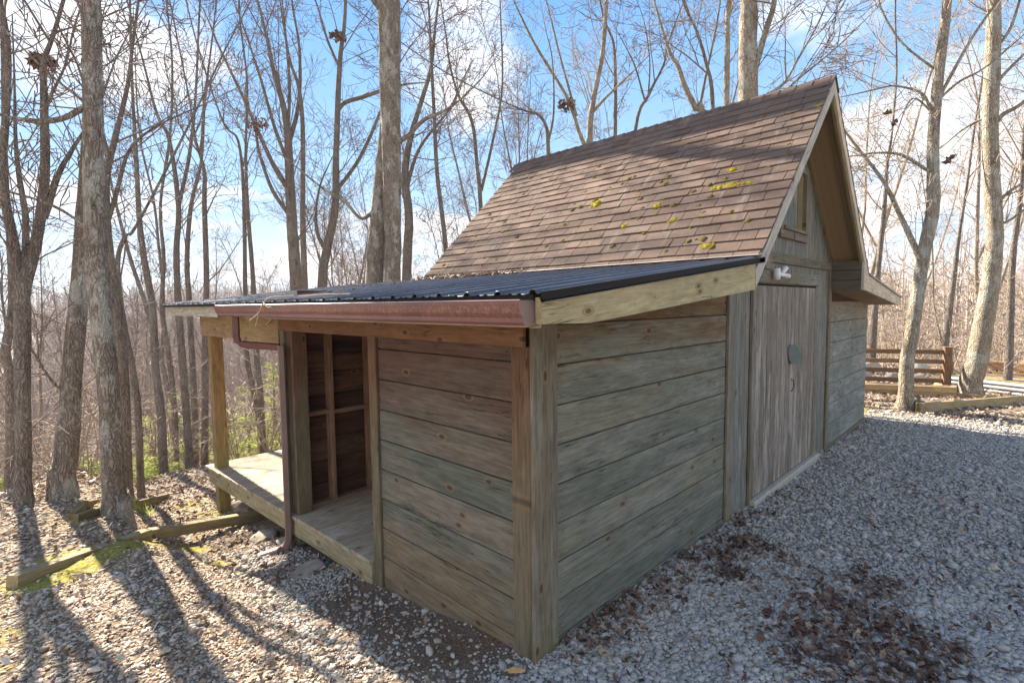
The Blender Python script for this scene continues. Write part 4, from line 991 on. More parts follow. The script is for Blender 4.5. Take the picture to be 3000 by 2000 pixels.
# woods: prototypes, then copies
def proto(seed, h, r, fork=False, low=6, Lk=2.3, n=26, ang=(22, 60)):
    T = Tree(seed); rg = T.rg; P = [np.zeros(3)]; d = np.array([rg.normal(0, .04), rg.normal(0, .04), 1.0]); k = int(h/1.1)
    P[0][2] = -.5
    for i in range(k): d = d+rg.normal(0, .055, 3)*np.array([1, 1, 0]); d[2] = 1; P.append(P[-1]+d/np.linalg.norm(d)*(h+.5)/k)
    rr = [r*1.25]+[max(.012, r*(1-.85*(i/k)**1.1)) for i in range(1, k+1)]
    Q, q = T.trunk(P, rr, 8, .03, 2)
    T.dress(Q, q, h*.32, n, Lk, 2, (5, 4), ang, rmin=.0062)
    T.dress(Q, q, .8, low, 1.3, 1, (5,), (50, 95), up=0, rmin=.0062, hmax=h*.4)
    if fork:
        i = int(len(Q)*.35); a = rg.uniform(0, 6.28); d = np.array([math.cos(a)*.45, math.sin(a)*.45, 1]); d /= np.linalg.norm(d); P2 = [Q[i]]; m = 7
        for j in range(m): d = d+rg.normal(0, .06, 3); d[2] += .08; d /= np.linalg.norm(d); P2.append(P2[-1]+d*(h*.6)/m)
        r2 = [q[i]*.75*(1-.8*j/m) for j in range(m+1)]
        Q2, q2 = T.trunk(P2, r2, 7, .03, 2); T.dress(Q2, q2, .8, n//2, Lk, 2, (5, 4), ang, rmin=.0062)
    return T
protos = []
PSPEC = [(201, 13, .10, False), (202, 15, .13, True), (203, 11, .07, False), (204, 14, .11, True), (205, 16, .15, False), (206, 10, .055, False), (207, 13, .09, True), (208, 12, .08, False)]
for sd, h, r, fk in PSPEC:
    T = proto(sd, h, r*.8, fk); VT, FT = T.mesh(T.tr, np.zeros(3)); VC, FC = T.mesh(T.cr, np.zeros(3)); protos.append((VT, FT, VC, FC))
pm = {}
def wood_tree(x, y, k, side, s, rz):
    key = (k, side); bark, twig = ('bark2', 'twig') if side == 'l' else ('bark_light', 'twig_light')
    lab, grp = (('bare brown tree among many in the wood on the slope behind the shed', 'bare trees in the wood on the falling slope') if side == 'l' else ('sunlit bare pale tree among many in the wood beyond the rail fence', 'bare trees in the wood beyond the rail fence'))
    root = empty('bare_tree', (x, y, float(H(x, y))), lab, 'tree', grp); root.rotation_euler = (rnd.uniform(-.04, .04), rnd.uniform(-.04, .04), rz); root.scale = (s, s, s)
    if key not in pm:
        VT, FT, VC, FC = protos[k]; a = build_np('trunk', VT, FT, bark, root, smooth=True); b = build_np('crown', VC, FC, twig, root, smooth=True); pm[key] = (a, b)
    else:
        for q in pm[key]: c = q.copy(); col.objects.link(c); c.parent = root
NL, NR = 100, 65
taken = [(-1, 6.7), (-1.2, 9.7)]
cnt = {'l': 0, 'r': 0}; tries = 0
while (cnt['l'] < NL or cnt['r'] < NR) and tries < 20000:
    tries += 1
    az = R(rnd.uniform(-9, 99)); side = 'r' if az < R(24) else 'l'
    if (side == 'l' and cnt['l'] >= NL) or (side == 'r' and cnt['r'] >= NR): continue
    u = rnd.random(); rr = (17+43*u) if side == 'l' else (21+45*u)
    x = CAM[0]+rr*math.cos(az); y = CAM[1]+rr*math.sin(az)
    if side == 'l' and R(22) < az < R(66) and rr < 17: continue
    if any((x-a)**2+(y-b)**2 < (1.1+.02*rr)**2 for a, b in taken) or (side == 'l' and x < 7 and y < 19): continue
    taken.append((x, y)); wood_tree(x, y, rnd.randrange(8), side, rnd.uniform(.75, 1.15)*(1.0 if side == 'l' else .85), rnd.uniform(0, 6.28)); cnt[side] += 1

# the far wood: one mass
def far_wood(n=5200):
    rg = np.random.default_rng(5); V = []; F = []; m = 0
    for _ in range(n):
        az = R(rg.uniform(-12, 102)); rr = 48+210*rg.random()**1.1
        x = CAM[0]+rr*math.cos(az); y = CAM[1]+rr*math.sin(az); z = float(H(x, y)); h = rg.uniform(9, 15)
        b = np.array([x, y, z-.5]); lean = rg.normal(0, .05, 2); w_ = .05+.0009*rr
        P = np.array([b+np.array([lean[0]*t*h+rg.normal(0, .12), lean[1]*t*h+rg.normal(0, .12), h*t]) for t in (0, .33, .66, 1)])
        v, f = tube_np(P, np.array([1.5, 1.2, .8, .25])*w_, 3); V.append(v); F.append(f+m); m += len(v)
        nb = int(rg.integers(12, 20))
        for _b in range(nb):
            t = rg.uniform(.15, .98); p = b+np.array([lean[0]*t*h, lean[1]*t*h, h*t]); a = rg.uniform(0, 6.28); e = rg.uniform(.3, 1.25)
            d = np.array([math.cos(a)*math.cos(e), math.sin(a)*math.cos(e), math.sin(e)]); L = rg.uniform(1.2, 3.6)*(1.1-.5*t)
            mid_ = p+d*L*.5+rg.normal(0, .12, 3); end = p+d*L+np.array([0, 0, L*.18])+rg.normal(0, .15, 3)
            v, f = tube_np(np.array([p, mid_, end]), np.array([.5, .4, .22])*w_, 3); V.append(v); F.append(f+m); m += len(v)
    o = build_np('far_wood', np.concatenate(V), [np.concatenate(F)], 'far'); tag(o, None, None, None, 'stuff'); o['label'] = 'hazy brown mass of leafless trees on the far hillsides'
    o['category'] = 'wood'
far_wood()

# brush of fine pale twigs on the slope
def brush(name, n, azr, rrr, matn, lab, hk=1.0):
    rg = np.random.default_rng(77+n); V = []; F = []; m = 0
    for _ in range(n):
        az = R(rg.uniform(*azr)); rr = rrr[0]+(rrr[1]-rrr[0])*rg.random()
        x = CAM[0]+rr*math.cos(az); y = CAM[1]+rr*math.sin(az)
        if 0 < x < 8 and -1 < y < 6: continue
        z = float(H(x, y)); p = np.array([x, y, z]); nst = int(rg.integers(2, 5))
        for _s in range(nst):
            a = rg.uniform(0, 6.28); d = np.array([math.cos(a)*.25, math.sin(a)*.25, 1.0]); L = rg.uniform(1.0, 3.6)*hk; P = [p+rg.normal(0, .05, 3)*np.array([1, 1, 0])]
            for j in range(4): d = d+rg.normal(0, .22, 3); d /= np.linalg.norm(d); P.append(P[-1]+d*L/4)
            P = np.array(P); v, f = tube_np(P, np.linspace(.013, .005, 5), 3); V.append(v); F.append(f+m); m += len(v)
            for _t in range(7):
                j = int(rg.integers(1, 5)); a = rg.uniform(0, 6.28); dd = np.array([math.cos(a), math.sin(a), rg.uniform(-.1, .7)]); l2 = rg.uniform(.3, 1.0)
                q = P[j]; v, f = tube_np(np.array([q, q+dd*l2*.5+rg.normal(0, .05, 3), q+dd*l2+rg.normal(0, .1, 3)]), np.array([.008, .006, .004]), 3); V.append(v); F.append(f+m); m += len(v)
    o = build_np(name, np.concatenate(V), [np.concatenate(F)], matn); o['kind'] = 'stuff'; o['label'] = lab; o['category'] = 'brush'
brush('brushwood', 420, (56, 97), (12.5, 34), 'twig_light', 'tangle of fine pale leafless brush on the slope below the shed')
brush('brushwood', 260, (-8, 20), (17, 40), 'twig_light', 'tangle of fine sunlit brush behind the rail fence')

# young pines on the slope
def pine(px, pytop, dist, seed, width, label, m='needle'):
    rg = np.random.default_rng(seed); top = at_dist(px, pytop, dist); x, y = top[0], top[1]; gz = float(H(x, y)); h = top[2]-gz
    if h < .4: h = .4
    root = empty('young_pine', (x, y, gz), label, 'pine')
    T = Tree(seed); P = [np.array([0, 0, -.1]), np.array([rg.normal(0, .05), rg.normal(0, .05), h*.5]), np.array([rg.normal(0, .06), 0, h])]
    Q, q = T.trunk(P, [.012*h+.01, .01*h+.006, .004], 6, 0, 4)
    V = []; m_ = 0; F = []
    nb = int(26*h**.7)
    for k in range(nb):
        t = rg.uniform(.08, .98); a = rg.uniform(0, 6.28); L = width*(1.05-t)**.7*rg.uniform(.5, 1.1); p = np.array([0, 0, h*t]); d = np.array([math.cos(a), math.sin(a), rg.uniform(-.15, .35)])
        pts = [p, p+d*L*.5, p+d*L+np.array([0, 0, -.08*L])]
        v, f = tube_np(np.array(pts), np.array([.009, .006, .003]), 3); T.cr.append((v, f))
        ns = int(34*L/.6)+8; s = rg.uniform(.15, 1.0, ns)
        c = p+d*L*s[:, None]+np.array([0, 0, -.08*L])*s[:, None]**2+rg.normal(0, .03, (ns, 3))
        for cc in c:
            e = rg.normal(0, 1, 3)+d*1.0; e[2] *= .55; e /= np.linalg.norm(e); l = rg.uniform(.07, .16); sd = np.cross(e, rg.normal(0, 1, 3)); sd /= np.linalg.norm(sd)
            V += [cc-sd*.006, cc+sd*.006, cc+e*l+sd*.004, cc+e*l-sd*.004]; F.append((m_, m_+1, m_+2, m_+3)); m_ += 4
    VV, FF = T.mesh(T.tr+T.cr, np.zeros(3)); build_np('trunk', VV, FF, 'twig', root)
    build_np('foliage', np.array(V), [np.array(F)], m, root)
PINES = [(250, 1335, 13.5, .9, 'low bushy young pine in the gap left of the planter frame tree'), (222, 1300, 16, .8, 'wispy young pine behind the low bushy one left of the planter frame'), (408, 1350, 11.2, .55, 'smallest pine sapling, close to the right end of the planter frame'),
         (440, 1215, 16, 1.1, 'light green young pine behind the slim trunks left of the porch'), (497, 1165, 17, 1.2, 'tallest yellow green young pine between the slim trunks left of the porch'), (540, 1290, 15, .9, 'young pine with thin branches near the porch deck corner'),
         (590, 1250, 17, 1.0, 'young pine just left of the outer porch post'), (660, 1180, 16, 1.1, 'soft green young pine seen just inside the porch opening'), (720, 1130, 19, 1.3, 'tall sparse young pine in the middle of the porch opening'), (800, 1060, 18, 1.2, 'yellowish tall young pine beside the downspout in the porch opening'),
         (770, 1240, 15, .9, 'short pine low at the deck edge in the porch opening'), (20, 1400, 14, .8, 'dark little pine at the left edge of the photo'), (110, 1420, 15, .7, 'little pine sprout between the left edge trunks'), (470, 1385, 12.5, .5, 'pine sprout by the foot of the slim dark tree')]
for k, (a, b, d_, w_, lab) in enumerate(PINES): pine(a, b, d_, 400+k, w_, lab)

# leaf nests and hanging dead leaves
def leaf_ball(px, py, d, r, label, name='leaf_nest', n=120, cat='nest'):
    c = at_dist(px, py, d); rg = np.random.default_rng(int(px*7+py)); V = []; F = []; m = 0
    for k in range(n):
        p = rg.normal(0, 1, 3); p = p/np.linalg.norm(p)*r*rg.random()**.4*np.array([1.1, 1.1, .75]); e = rg.normal(0, 1, 3); e /= np.linalg.norm(e); s = np.cross(e, rg.normal(0, 1, 3)); s /= np.linalg.norm(s); l = rg.uniform(.05, .12)
        l *= .7; V += [p-e*l, p+s*l*.5, p+e*l, p-s*l*.45+np.cross(e, s)*.02]; F.append((m, m+1, m+2, m+3)); m += 4
    o = build_np(name, np.array(V), [np.array(F)], 'leaf', rnd_=np.repeat(rg.random(n), 4)); o.location = Vector(c.tolist()); tag(o, label, cat)
leaf_ball(128, 182, 10.2, .16, 'dark leaf nest high in the forking brown tree at the left edge')
leaf_ball(753, 363, 17.8, .30, 'dark leaf nest in the left limbs of the fan shaped tree')
leaf_ball(990, 108, 15, .2, 'dark leaf nest at the top of the bowed grey tree')
leaf_ball(1662, 308, 14, .22, 'leaf nest in the limbs of the pale stemmed tree above the ridge')
for a, b, r, lab in ((2780, 466, .07, 'reddish dead leaves hanging in a bunch between the two pale trees'), (2622, 360, .05, 'small bunch of dead leaves hanging left of the pale corner tree'), (2600, 328, .05, 'topmost small bunch of dead leaves left of the pale corner tree')):
    leaf_ball(a, b, 11.2, r, lab, 'dead_leaves', 9, 'leaves')

# ------------------------------------------------------------------ timbers, rocks, fence
def timber(name, pts, w_, h, m, label, group=None, cat='timber', lift=0.0, extra=None):
    """squared timber lying on the ground; pts: photo pixels of the foot line or world xy"""
    W_ = [ground_at(*p) if max(map(abs, p)) > 40 else np.array([p[0], p[1], float(H(*p))]) for p in pts]
    mb = MB()
    for a, b in zip(W_[:-1], W_[1:]):
        mb.board(a+np.array([0, 0, h/2-.02+lift]), b+np.array([0, 0, h/2-.02+lift]), (0, 0, 1), h, w_, .008)
    o = mb.build(name, m, base=W_[0]); tag(o, label, cat, group); return o
timber('edging_timber', [(36, 1722), (433, 1578)], .10, .11, 'timber', 'long pale edging timber running from the left edge across the mossy gravel')
timber('edging_timber', [(437, 1574), (765, 1516)], .11, .10, 'timber', 'shorter edging timber ending under the porch corner post')
pf = empty('planter_frame', ground_at(215, 1520), 'low mossy timber frame laid round the foot of the mottled grey tree', 'planter')
base_ = np.array(pf.location)
def rail(a, b, w_, h, m, name, parent, lift=0):
    A = ground_at(*a); B = ground_at(*b); mb = MB(); mb.board(A+np.array([0, 0, h/2-.02+lift]), B+np.array([0, 0, h/2-.02+lift]), (0, 0, 1), h, w_, .006)
    return mb.build(name, m, parent)
rail((222, 1531), (305, 1503), .06, .10, 'timber_dark', 'board', pf); rail((212, 1527), (250, 1488), .06, .10, 'timber_dark', 'board', pf)
rail((252, 1490), (350, 1468), .05, .10, 'timber_dark', 'board', pf); rail((385, 1488), (490, 1462), .06, .10, 'timber_dark', 'board', pf)

def rock(px, py, r, label, flat=.45, m='rock', world=None, group=None, seed=None, sx=1.3):
    p = np.array(world) if world is not None else ground_at(px, py)
    rg = np.random.default_rng(seed if seed else int(abs(px)*3+abs(py)))
    V = I3V.copy(); 
    for _ in range(6):                                                # a few flat cleavage planes
        n_ = rg.normal(0, 1, 3); n_ /= np.linalg.norm(n_); dd = V@n_; k = rg.uniform(.55, .8); V = V-np.outer(np.maximum(dd-k, 0), n_)
    V *= np.array([r*sx, r, r*flat])*(1+.03*rg.standard_normal((len(V), 1)))
    a = rg.uniform(0, 3.1); c, s_ = math.cos(a), math.sin(a); V = V@np.array([[c, s_, 0], [-s_, c, 0], [0, 0, 1]])
    o = build_np('rock', V, [I3F], m); o.location = Vector((p+np.array([0, 0, r*flat*.35])).tolist()); tag(o, label, 'rock', group); return o
rock(905, 1672, .13, 'flat pale stone lying on the soil in front of the deck rim', .28)
rock(738, 1492, .17, 'large fieldstone under the edge of the porch deck behind the corner post', .5)
rock(700, 1482, .10, 'reddish stone behind the porch corner post beside the large fieldstone', .5)
rock(775, 1572, .13, 'flat tan stone beside the foot of the downspout', .35)
rock(838, 1598, .09, 'pale round stone right of the downspout foot', .6)
rock(880, 1590, .10, 'small brown stone under the step between deck and downspout', .5)
rock(720, 1640, .05, 'small dark stone on the gravel left of the flat pale stone', .6)
rock(1050, 1780, .03, 'tiny pale stone on the bare soil near the wall foot', .6)
# chip of orange wood by the corner
g_ = ground_at(1510, 1976); mb = MB(); mb.prism([(g_[0]-.028, g_[1]+.028, g_[2]+.022), (g_[0]+.0, g_[1]+.018, g_[2]+.024), (g_[0]+.032, g_[1]-.034, g_[2]+.022), (g_[0]+.012, g_[1]-.034, g_[2]+.022), (g_[0]-.03, g_[1]+.01, g_[2]+.02)], (0, 0, .009), (1, -1, 0))
tag(mb.build('wood_chip', plain('orange_wood', (.62, .34, .12), .8), base=g_), 'orange wood splinter lying on the gravel at the near corner of the shed', 'wood chip')

# right side: bed edging, retaining box, rail fence, boardwalk
bed = empty('bed_edging', ground_at(2690, 1206), 'long timber bed edging beside the gravel, starting at the pale corner tree', 'edging')
A = ground_at(2692, 1208); B = ground_at(3000, 1183); B = B+(B-A)*.6
MB().board(A+[0, 0, .075], B+[0, 0, .075], (0, 0, 1), .17, .07, .008).build('front_timber', 'timber', bed)
Dd = ground_at(2668, 1180); MB().board(A+[0, 0, .072], Dd+(Dd-A)*1.0+[0, 0, .072], (0, 0, 1), .168, .068, .008).build('side_timber', 'timber_dark', bed)
A = ground_at(2800, 1158); B = ground_at(3000, 1174); tb = MB(); tb.board(A+[0, 0, .03], B+(B-A)*.3+[0, 0, .03], (0, 0, 1), .06, .12, .008); tag(tb.build('loose_plank', 'new_timber', base=A), 'pale plank lying on the ground behind the thick leaning tree', 'plank')
A = ground_at(2800, 1163); L_ = ground_at(2545, 1152); dv = (L_-A)/np.linalg.norm(L_-A); nb_ = np.array([-dv[1], dv[0], 0]); 
if nb_@CF < 0: nb_ = -nb_
A[2] = L_[2] = min(A[2], L_[2])
rb = empty('retaining_box', A, 'new looking low timber retaining box in front of the brown rail fence', 'retaining box')
E2 = A+dv*4.2
for k, (z, hh) in enumerate(((.035, .085), (.125, .085))): MB().board(A+[0, 0, z], E2+[0, 0, z], (0, 0, 1), hh, .05, .005).build('board', 'new_timber', rb)
MB().board(A+nb_*.10+[0, 0, .185], E2+nb_*.10+[0, 0, .185], nb_, .26, .032, .005).build('cap_board', 'new_timber', rb)
MB().board(A+nb_*.03+[0, 0, .085], A+nb_*.9+[0, 0, .085], (0, 0, 1), .16, .05, .005).build('end_board', 'new_timber', rb)
def unproj_depth(px, py, P0, nrm):
    v = ray(px, py); t = ((P0-CAM)@nrm)/(v@nrm); return CAM+v*t
fo = A+nb_*.55                                                       # fence plane just behind the box
fence = empty('rail_fence', (fo[0], fo[1], float(H(fo[0], fo[1]))), 'brown four rail wooden fence with a square end post beside the shed', 'fence')
pp = unproj_depth(2774, 1070, fo, nb_); pt = unproj_depth(2774, 1019, fo, nb_)
MB().board((pp[0], pp[1], -.25), (pp[0], pp[1], pt[2]), dv, .13, .13, .008).build('end_post', 'fence', fence)
MB().board((pp[0], pp[1], pt[2]), (pp[0], pp[1], pt[2]+.025), dv, .15, .15, .008).build('post_cap', 'fence', fence)
for py_ in (1031, 1059, 1087, 1115):
    q = unproj_depth(2760, py_, fo, nb_); a = np.array([pp[0], pp[1], 0])+dv*.07; e = a+dv*4.4; a[2] = q[2]; e[2] = q[2]
    MB().board(a, e, (0, 0, 1), .092, .035, .005).build('rail', 'fence', fence)
for k in (2.0, 4.3):
    a = np.array([pp[0], pp[1], 0])+dv*k+nb_*.07; MB().board((a[0], a[1], -.25), (a[0], a[1], pt[2]-.03), dv, .09, .09, .006).build('post', 'fence', fence)
# pale boulders behind the fence
rg = np.random.default_rng(9)
for k in range(16):
    p = A+dv*rg.uniform(-.2, 3.6)+nb_*rg.uniform(1.6, 2.6); p[2] = float(H(p[0], p[1]))+rg.uniform(0, .28)
    rock(0, 0, rg.uniform(.12, .24), 'pale cream boulder in the heap seen through the fence rails', .7, 'concrete', world=p, group='boulders heaped behind the rail fence', seed=900+k)
# boardwalk with dark railing at the right edge
bw = empty('boardwalk', ground_at(2800, 1130), 'low whitish plank boardwalk with dark red brown railing at the right edge behind the trees', 'boardwalk')
o0 = at_dist(2760, 1000, 15.2); o1 = at_dist(3080, 1000, 14.4); dv2 = o1-o0; dv2[2] = 0; dv2 /= np.linalg.norm(dv2); nb2 = np.array([-dv2[1], dv2[0], 0]); nb2 = nb2 if nb2@CF > 0 else -nb2
def bwp(px, py, back=0): return unproj_depth(px, py, o0+nb2*back, nb2)
for k, (pa, hh, m_) in enumerate(((1130, .035, 'paint_white'), (1118, .035, 'paint_white'), (1106, .045, 'paint_white'), (1146, .035, 'paint_white'))):
    a = bwp(2784, pa, .25*(1-k) if k < 3 else 0); b = bwp(3060, pa, .25*(1-k) if k < 3 else 0); b[2] = a[2]
    MB().board(a, b, (0, 0, 1), hh, .10, .005).build('step_board', m_, bw)
a = bwp(2784, 1126, .4); b = bwp(3060, 1126, .4); b[2] = a[2]; MB().board(a, b, (0, 0, 1), .30, .03).build('riser', 'return_boards', bw)
a = bwp(2784, 1101, .5); b = bwp(3060, 1101, .5); b[2] = a[2]; MB().board(a+nb2*.6, b+nb2*.6, nb2, 1.4, .05).build('deck', 'timber', bw)
for pa, hh in ((1060, .04), (1070, .12), (1092, .12)):
    a = bwp(2880 if pa > 1065 else 2886, pa, 1.6); b = bwp(3060, pa, 1.6); b[2] = a[2]; MB().board(a, b, (0, 0, 1), hh, .04).build('rail', 'fence', bw)
a = bwp(2786, 1098, 1.6); b = bwp(2884, 1098, 1.6); b[2] = a[2]; MB().board(a, b, (0, 0, 1), .10, .04).build('rail', 'timber_dark', bw)
for pa in (2786, 2884, 2916, 2940, 3000):
    a = bwp(pa, 1058, 1.65); MB().board((a[0], a[1], -.6), (a[0], a[1], a[2]), dv2, .09, .09).build('post', 'timber_dark' if pa < 2900 else 'new_timber', bw)

# twigs on the lean-to roof and in the gutter
def twig(pts, r, label, r2=None):
    P = np.array(pts, float); T = Tree(int(P[0][1]*100) % 1000); T.trunk(P, np.linspace(r, r*.4, len(P)), 6, .05, 3)
    if r2:
        for q in r2: T.trunk(np.array(q, float), np.linspace(r*.7, r*.3, len(q)), 5, .05, 3)
    V, F = T.mesh(T.tr, P[0]); o = build_np('twig', V, F, 'stick', smooth=True); o.location = Vector(P[0].tolist()); tag(o, label, 'twig'); return o
twig([(-.20, 2.30, 1.885), (-.36, 2.32, 1.875), (-.425, 2.30, 1.83), (-.44, 2.36, 1.76), (-.45, 2.52, 1.70)], .007, 'pale forked twig hanging over the rim of the brown gutter', [[(-.425, 2.30, 1.84), (-.43, 2.20, 1.80), (-.40, 2.12, 1.81)], [(-.44, 2.36, 1.76), (-.45, 2.38, 1.69), (-.45, 2.41, 1.66)]])
twig([(-.045, 3.30, 1.64), (-.10, 3.05, 1.69), (-.17, 2.86, 1.72)], .008, 'straight pale stick caught on the porch beam below the gutter')
twig([(-.10, 1.60, 1.885), (-.20, 1.80, 1.885), (-.30, 1.98, 1.875)], .005, 'thin pale twig lying on the edge of the dark metal roof')
# litter caught at the foot of the shingles: one mass
def leafmesh(n, pos, nrmj, size, rg, m, name, label, rl=None):
    half = np.array([(0, 0), (.16, .16), (.30, .12), (.42, .27), (.55, .17), (.70, .26), (.82, .12), (1.0, 0)])
    k = len(half)
    L = size*rg.uniform(.6, 1.25, n); yaw = rg.uniform(0, 2*math.pi, n); fold = rg.uniform(.15, .9, n); tilt = rg.normal(0, nrmj, (n, 2)); curl = rg.uniform(-.6, .9, n)
    s = half[:, 0][None]-.5; w_ = half[:, 1][None]*1.15
    def side(sg):
        X = s*L[:, None]; Y = sg*w_*L[:, None]*np.cos(fold)[:, None]; Z = w_*L[:, None]*np.sin(fold)[:, None]+curl[:, None]*L[:, None]*(s**2)
        return np.stack([X*np.ones_like(Y), Y, Z], -1)
    a = side(1); b = side(-1)
    c = np.stack([s*L[:, None], np.zeros((n, k)), curl[:, None]*L[:, None]*(s**2)], -1)
    P = np.concatenate([a[:, 1:-1], c, b[:, 1:-1]], 1)               # (k-2) + k + (k-2)
    cy, sy = np.cos(yaw)[:, None], np.sin(yaw)[:, None]
    X = P[..., 0]*cy-P[..., 1]*sy; Y = P[..., 0]*sy+P[..., 1]*cy; Z = P[..., 2]+X*tilt[:, :1]+Y*tilt[:, 1:]
    V = np.stack([X, Y, Z], -1)+pos[:, None]
    tri = []; C0 = k-2; B0 = k-2+k
    for i in range(k-1):
        ai = lambda j: C0+j if j in (0, k-1) else j-1
        bi = lambda j: C0+j if j in (0, k-1) else B0+j-1
        if i == 0: tri += [(C0, C0+1, ai(1)), (C0, bi(1), C0+1)]
        elif i == k-2: tri += [(C0+i, C0+k-1, ai(i)), (C0+i, bi(i), C0+k-1)]
        else: tri += [(C0+i, C0+i+1, ai(i+1)), (C0+i, ai(i+1), ai(i)), (C0+i, bi(i+1), C0+i+1), (C0+i, bi(i), bi(i+1))]
    tri = np.array(tri); nv = V.shape[1]
    F = (tri[None]+(np.arange(n)*nv)[:, None, None]).reshape(-1, 3)
    r_ = rg.random(n) if rl is None else rl
    o = build_np(name, V.reshape(-1, 3), [F], m, rnd_=np.repeat(r_, nv)); o['kind'] = 'stuff'; o['label'] = label; o['category'] = 'leaves'; return o
rg = np.random.default_rng(31)
n_ = 420; yy = rg.uniform(1.9, 3.75, n_); yy = np.where(rg.random(n_) < .6, rg.normal(2.9, .4, n_), yy); xx = 1.98-np.abs(rg.normal(0, .07, n_))
leafmesh(n_, np.stack([xx, np.clip(yy, 1.2, 3.8), lz(xx)+.015+rg.random(n_)*.03], -1), .5, .045, rg, 'leaf_tan', 'roof_litter', 'dry leaves and twig bits caught where the shingles meet the metal roof')
n_ = 160; xx = rg.uniform(-.3, 1.9, n_); yy = rg.uniform(2.6, 5.6, n_)
leafmesh(n_, np.stack([xx, yy, lz(xx)+.012], -1), .3, .04, rg, 'leaf', 'roof_litter', 'scattered brown leaf bits on the far half of the metal roof')

# ------------------------------------------------------------------ gravel and leaves on the ground
def in_shed(x, y): return ((x > -.01) & (x < 7.76) & (y > 0) & (y < 1.5)) | ((x > .02) & (x < 7.76) & (y > 1.4) & (y < 5.5)) | ((x > 2.3) & (x < 7.76) & (y > -.0) & (y < 3.5))
def sample(n, r0, r1, rg, az=(-28, 103)):
    r = np.sqrt(rg.uniform(r0*r0, r1*r1, n)); a = np.radians(rg.uniform(az[0], az[1], n)); return CAM[0]+r*np.cos(a), CAM[1]+r*np.sin(a), r
OCT_V = np.array([(1, 0, 0), (-1, 0, 0), (0, 1, 0), (0, -1, 0), (0, 0, 1), (0, 0, -1)], float)*1.15; OCT_F = np.array([(0, 2, 4), (2, 1, 4), (1, 3, 4), (3, 0, 4), (2, 0, 5), (1, 2, 5), (3, 1, 5), (0, 3, 5)])
def stones(n, r0, r1, size, rg, which, m, name, label, lift=.3, flat=(.35, .75), oct_=False):
    x, y, r = sample(n, r0, r1, rg); g, mo, li, so = zones(x, y)
    if which == 'g': p = np.clip(g*1.15-mo*.5, 0, 1)
    else: p = np.clip((1-g)*(.35+.65*li)*(1-.8*so), 0, 1)*np.clip(1-mo*1.1, .05, 1)*np.where(r > 10, .35, 1)
    if which == 'g': p = p*(1-.75*leafy(x, y))
    keep = (rg.random(n) < p) & ~in_shed(x, y); x, y, r = x[keep], y[keep], r[keep]; n = len(x)
    z = GZf(x, y)
    s = size*np.exp(rg.normal(0, .40, n)); 
    V0, F0 = (OCT_V, OCT_F) if oct_ else (ICO_V, ICO_F); nv = len(V0)
    sc_ = np.stack([s*rg.uniform(.9, 1.5, n), s*rg.uniform(.7, 1.0, n), s*rg.uniform(flat[0], flat[1], n)], -1)
    P = V0[None]*(1+.14*rg.standard_normal((n, nv, 1)))*sc_[:, None]
    # random tilt then yaw
    t = rg.normal(0, .35, n); ct, st_ = np.cos(t)[:, None], np.sin(t)[:, None]; X, Y, Z = P[..., 0], P[..., 1], P[..., 2]
    Y, Z = Y*ct-Z*st_, Y*st_+Z*ct
    a = rg.uniform(0, 6.283, n); ca, sa = np.cos(a)[:, None], np.sin(a)[:, None]; X, Y = X*ca-Y*sa, X*sa+Y*ca
    V = np.stack([X, Y, Z], -1)+np.stack([x, y, z+sc_[:, 2]*lift+rg.random(n)*size*.5], -1)[:, None]
    F = (F0[None]+(np.arange(n)*nv)[:, None, None]).reshape(-1, 3)
    o = build_np(name, V.reshape(-1, 3), [F], m, rnd_=np.repeat(rg.random(n), nv), smooth=False); o['kind'] = 'stuff'; o['label'] = label; o['category'] = 'gravel'; return n
LEAFY = []
for a, b, r in ((2420, 1760, .32), (2560, 1720, .30), (2640, 1850, .34), (2500, 1880, .36), (2450, 1960, .35), (2650, 1950, .3), (2350, 1850, .22), (2750, 1900, .22), (2200, 1600, .22), (2120, 1620, .16), (2010, 1640, .14), (2130, 1680, .18), (2310, 1640, .15)):
    g_ = ground_at(a, b); LEAFY.append((g_[0], g_[1], r*.62))
def leafy(x, y):
    w_ = np.zeros_like(x)
    for cx, cy, r in LEAFY: w_ = np.maximum(w_, np.exp(-((x-cx)**2+(y-cy)**2)/(r*r)))
    return w_
rg = np.random.default_rng(3)
GL = 'loose grey gravel covering the yard beside the shed'
stones(150000, .9, 4.2, .0088, rg, 'g', 'pebble', 'gravel', GL)
stones(300000, 4.2, 10.5, .0110, rg, 'g', 'pebble', 'gravel', GL, oct_=True)
stones(90000, 10.5, 16, .017, rg, 'g', 'pebble', 'gravel', GL, oct_=True)
GT = 'tan pebbles and shell like chips spread over the ground left of the shed'
stones(135000, .9, 5.5, .0088, rg, 't', 'pebble_tan', 'tan_pebbles', GT, flat=(.15, .45))
stones(90000, 5.5, 12, .0135, rg, 't', 'pebble_tan', 'tan_pebbles', GT, flat=(.15, .45), oct_=True)
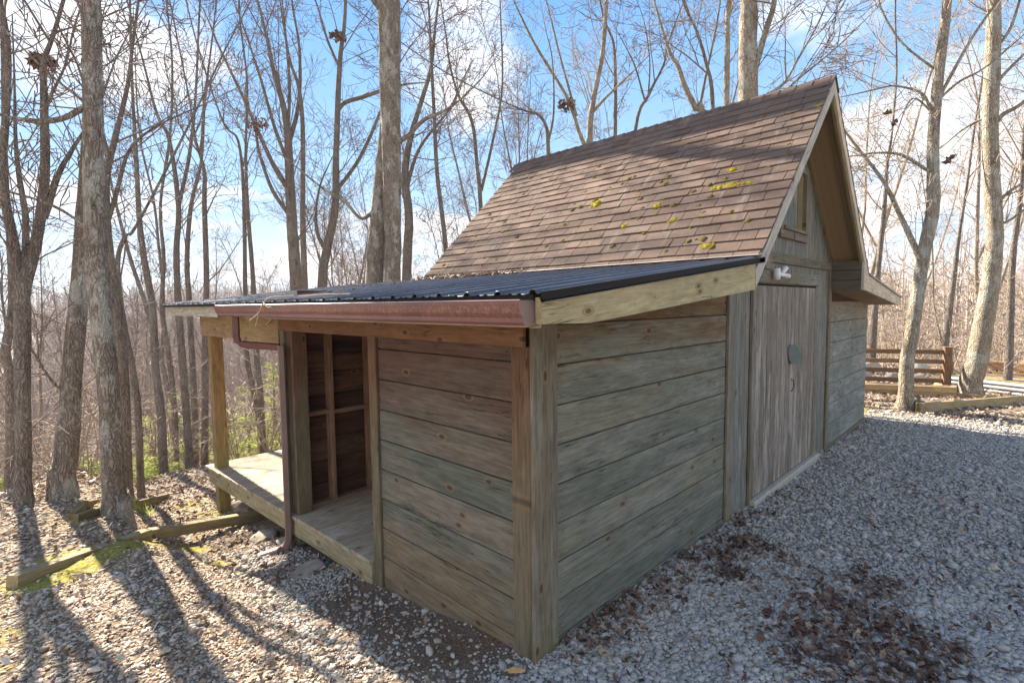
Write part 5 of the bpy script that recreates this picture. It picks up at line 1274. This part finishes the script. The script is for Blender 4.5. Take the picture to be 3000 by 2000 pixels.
# leaves
def leaves(n, r0, r1, size, rg, m, name, label, wf):
    x, y, r = sample(n, r0, r1, rg); keep = (rg.random(n) < wf(x, y)) & ~in_shed(x, y); x, y = x[keep], y[keep]; n = len(x)
    leafmesh(n, np.stack([x, y, GZf(x, y)+.012+rg.random(n)*.018], -1), .45, size, rg, m, name, label)
leaves(130000, .9, 7, .045, rg, 'leaf', 'brown_leaves', 'dark brown curled oak leaves gathered in a drift on the grey gravel', lambda x, y: np.clip(leafy(x, y)**1.1*.95*(.45+vnoise(x, y, 3.5, 12)), 0, 1)+.022*(y < 0)+.45*np.exp(-((y+.12)/.16)**2)*(x > .1)*(x < 3.5)*vnoise(x, y, 2.1, 13))
def wl(x, y):
    g, mo, li, so = zones(x, y); left = sstep(-.3, -.7, x)*sstep(-1.0, -.5, y)
    return np.clip(li*.36*(1-.6*mo), 0, 1)*(y > -1.5)+.04*so
leaves(60000, 1.2, 9, .048, rg, 'leaf_tan', 'leaf_litter', 'pale dry leaf litter mixed with pebbles on the sunlit ground', wl)
leaves(70000, 8, 20, .075, rg, 'leaf_tan', 'leaf_litter', 'deep leaf litter on the brow of the slope and under the fence', lambda x, y: zones(x, y)[2]*.85)
leaves(26000, 6.5, 15, .08, rg, 'leaf', 'brown_leaves', 'brown leaves banked along the brow of the slope', lambda x, y: np.clip(zones(x, y)[2]-.5, 0, 1)*1.2*sstep(5.6, 7.5, y))
leaves(9000, 2.5, 8, .055, rg, 'leaf', 'brown_leaves', 'brown leaves collected under the deck and along its foot', lambda x, y: .8*sstep(-.75, -.2, x+(vnoise(x, y, 3, 4)-.5)*.8)*sstep(1.2, 2.4, y)*(x < .3))
# green shoots at the foot of the planter tree
rg = np.random.default_rng(8); g0 = ground_at(385, 1495); V = []; F = []
for k in range(260):
    p = g0+np.array([rg.normal(0, .10), rg.normal(0, .10), 0]); p[2] = float(H(p[0], p[1])); a = rg.uniform(0, 6.28); h = rg.uniform(.04, .16); d = np.array([math.cos(a)*.5, math.sin(a)*.5, 1])*h; s_ = np.array([-math.sin(a), math.cos(a), 0])*.006
    m = len(V); V += [p-s_, p+s_, p+d+s_*.3, p+d-s_*.3]; F.append((m, m+1, m+2, m+3))
o = build_np('grass_tuft', np.array(V), [np.array(F)], 'needle'); tag(o, 'small green grass tuft at the foot of the tree in the planter frame', 'grass', None, 'stuff')

# ------------------------------------------------------------------ air
mb = MB(); mb.box(-420, 420, -420, 420, -40, 30, 0); hz_ = mb.build('haze', None); hz_['kind'] = 'stuff'; hz_['label'] = 'thin haze over the wooded valley'
m_ = bpy.data.materials.new('haze_air'); m_.use_nodes = True; m_.node_tree.nodes.clear(); t_ = NT(m_.node_tree)
pv_ = t_.n('VolumePrincipled', i={'Color': (.93, .89, .90, 1), 'Density': .0009, 'Anisotropy': .0}); o_ = t_.n('OutputMaterial'); t_.l.new(pv_.outputs[0], o_.inputs['Volume']); hz_.data.materials.append(m_)
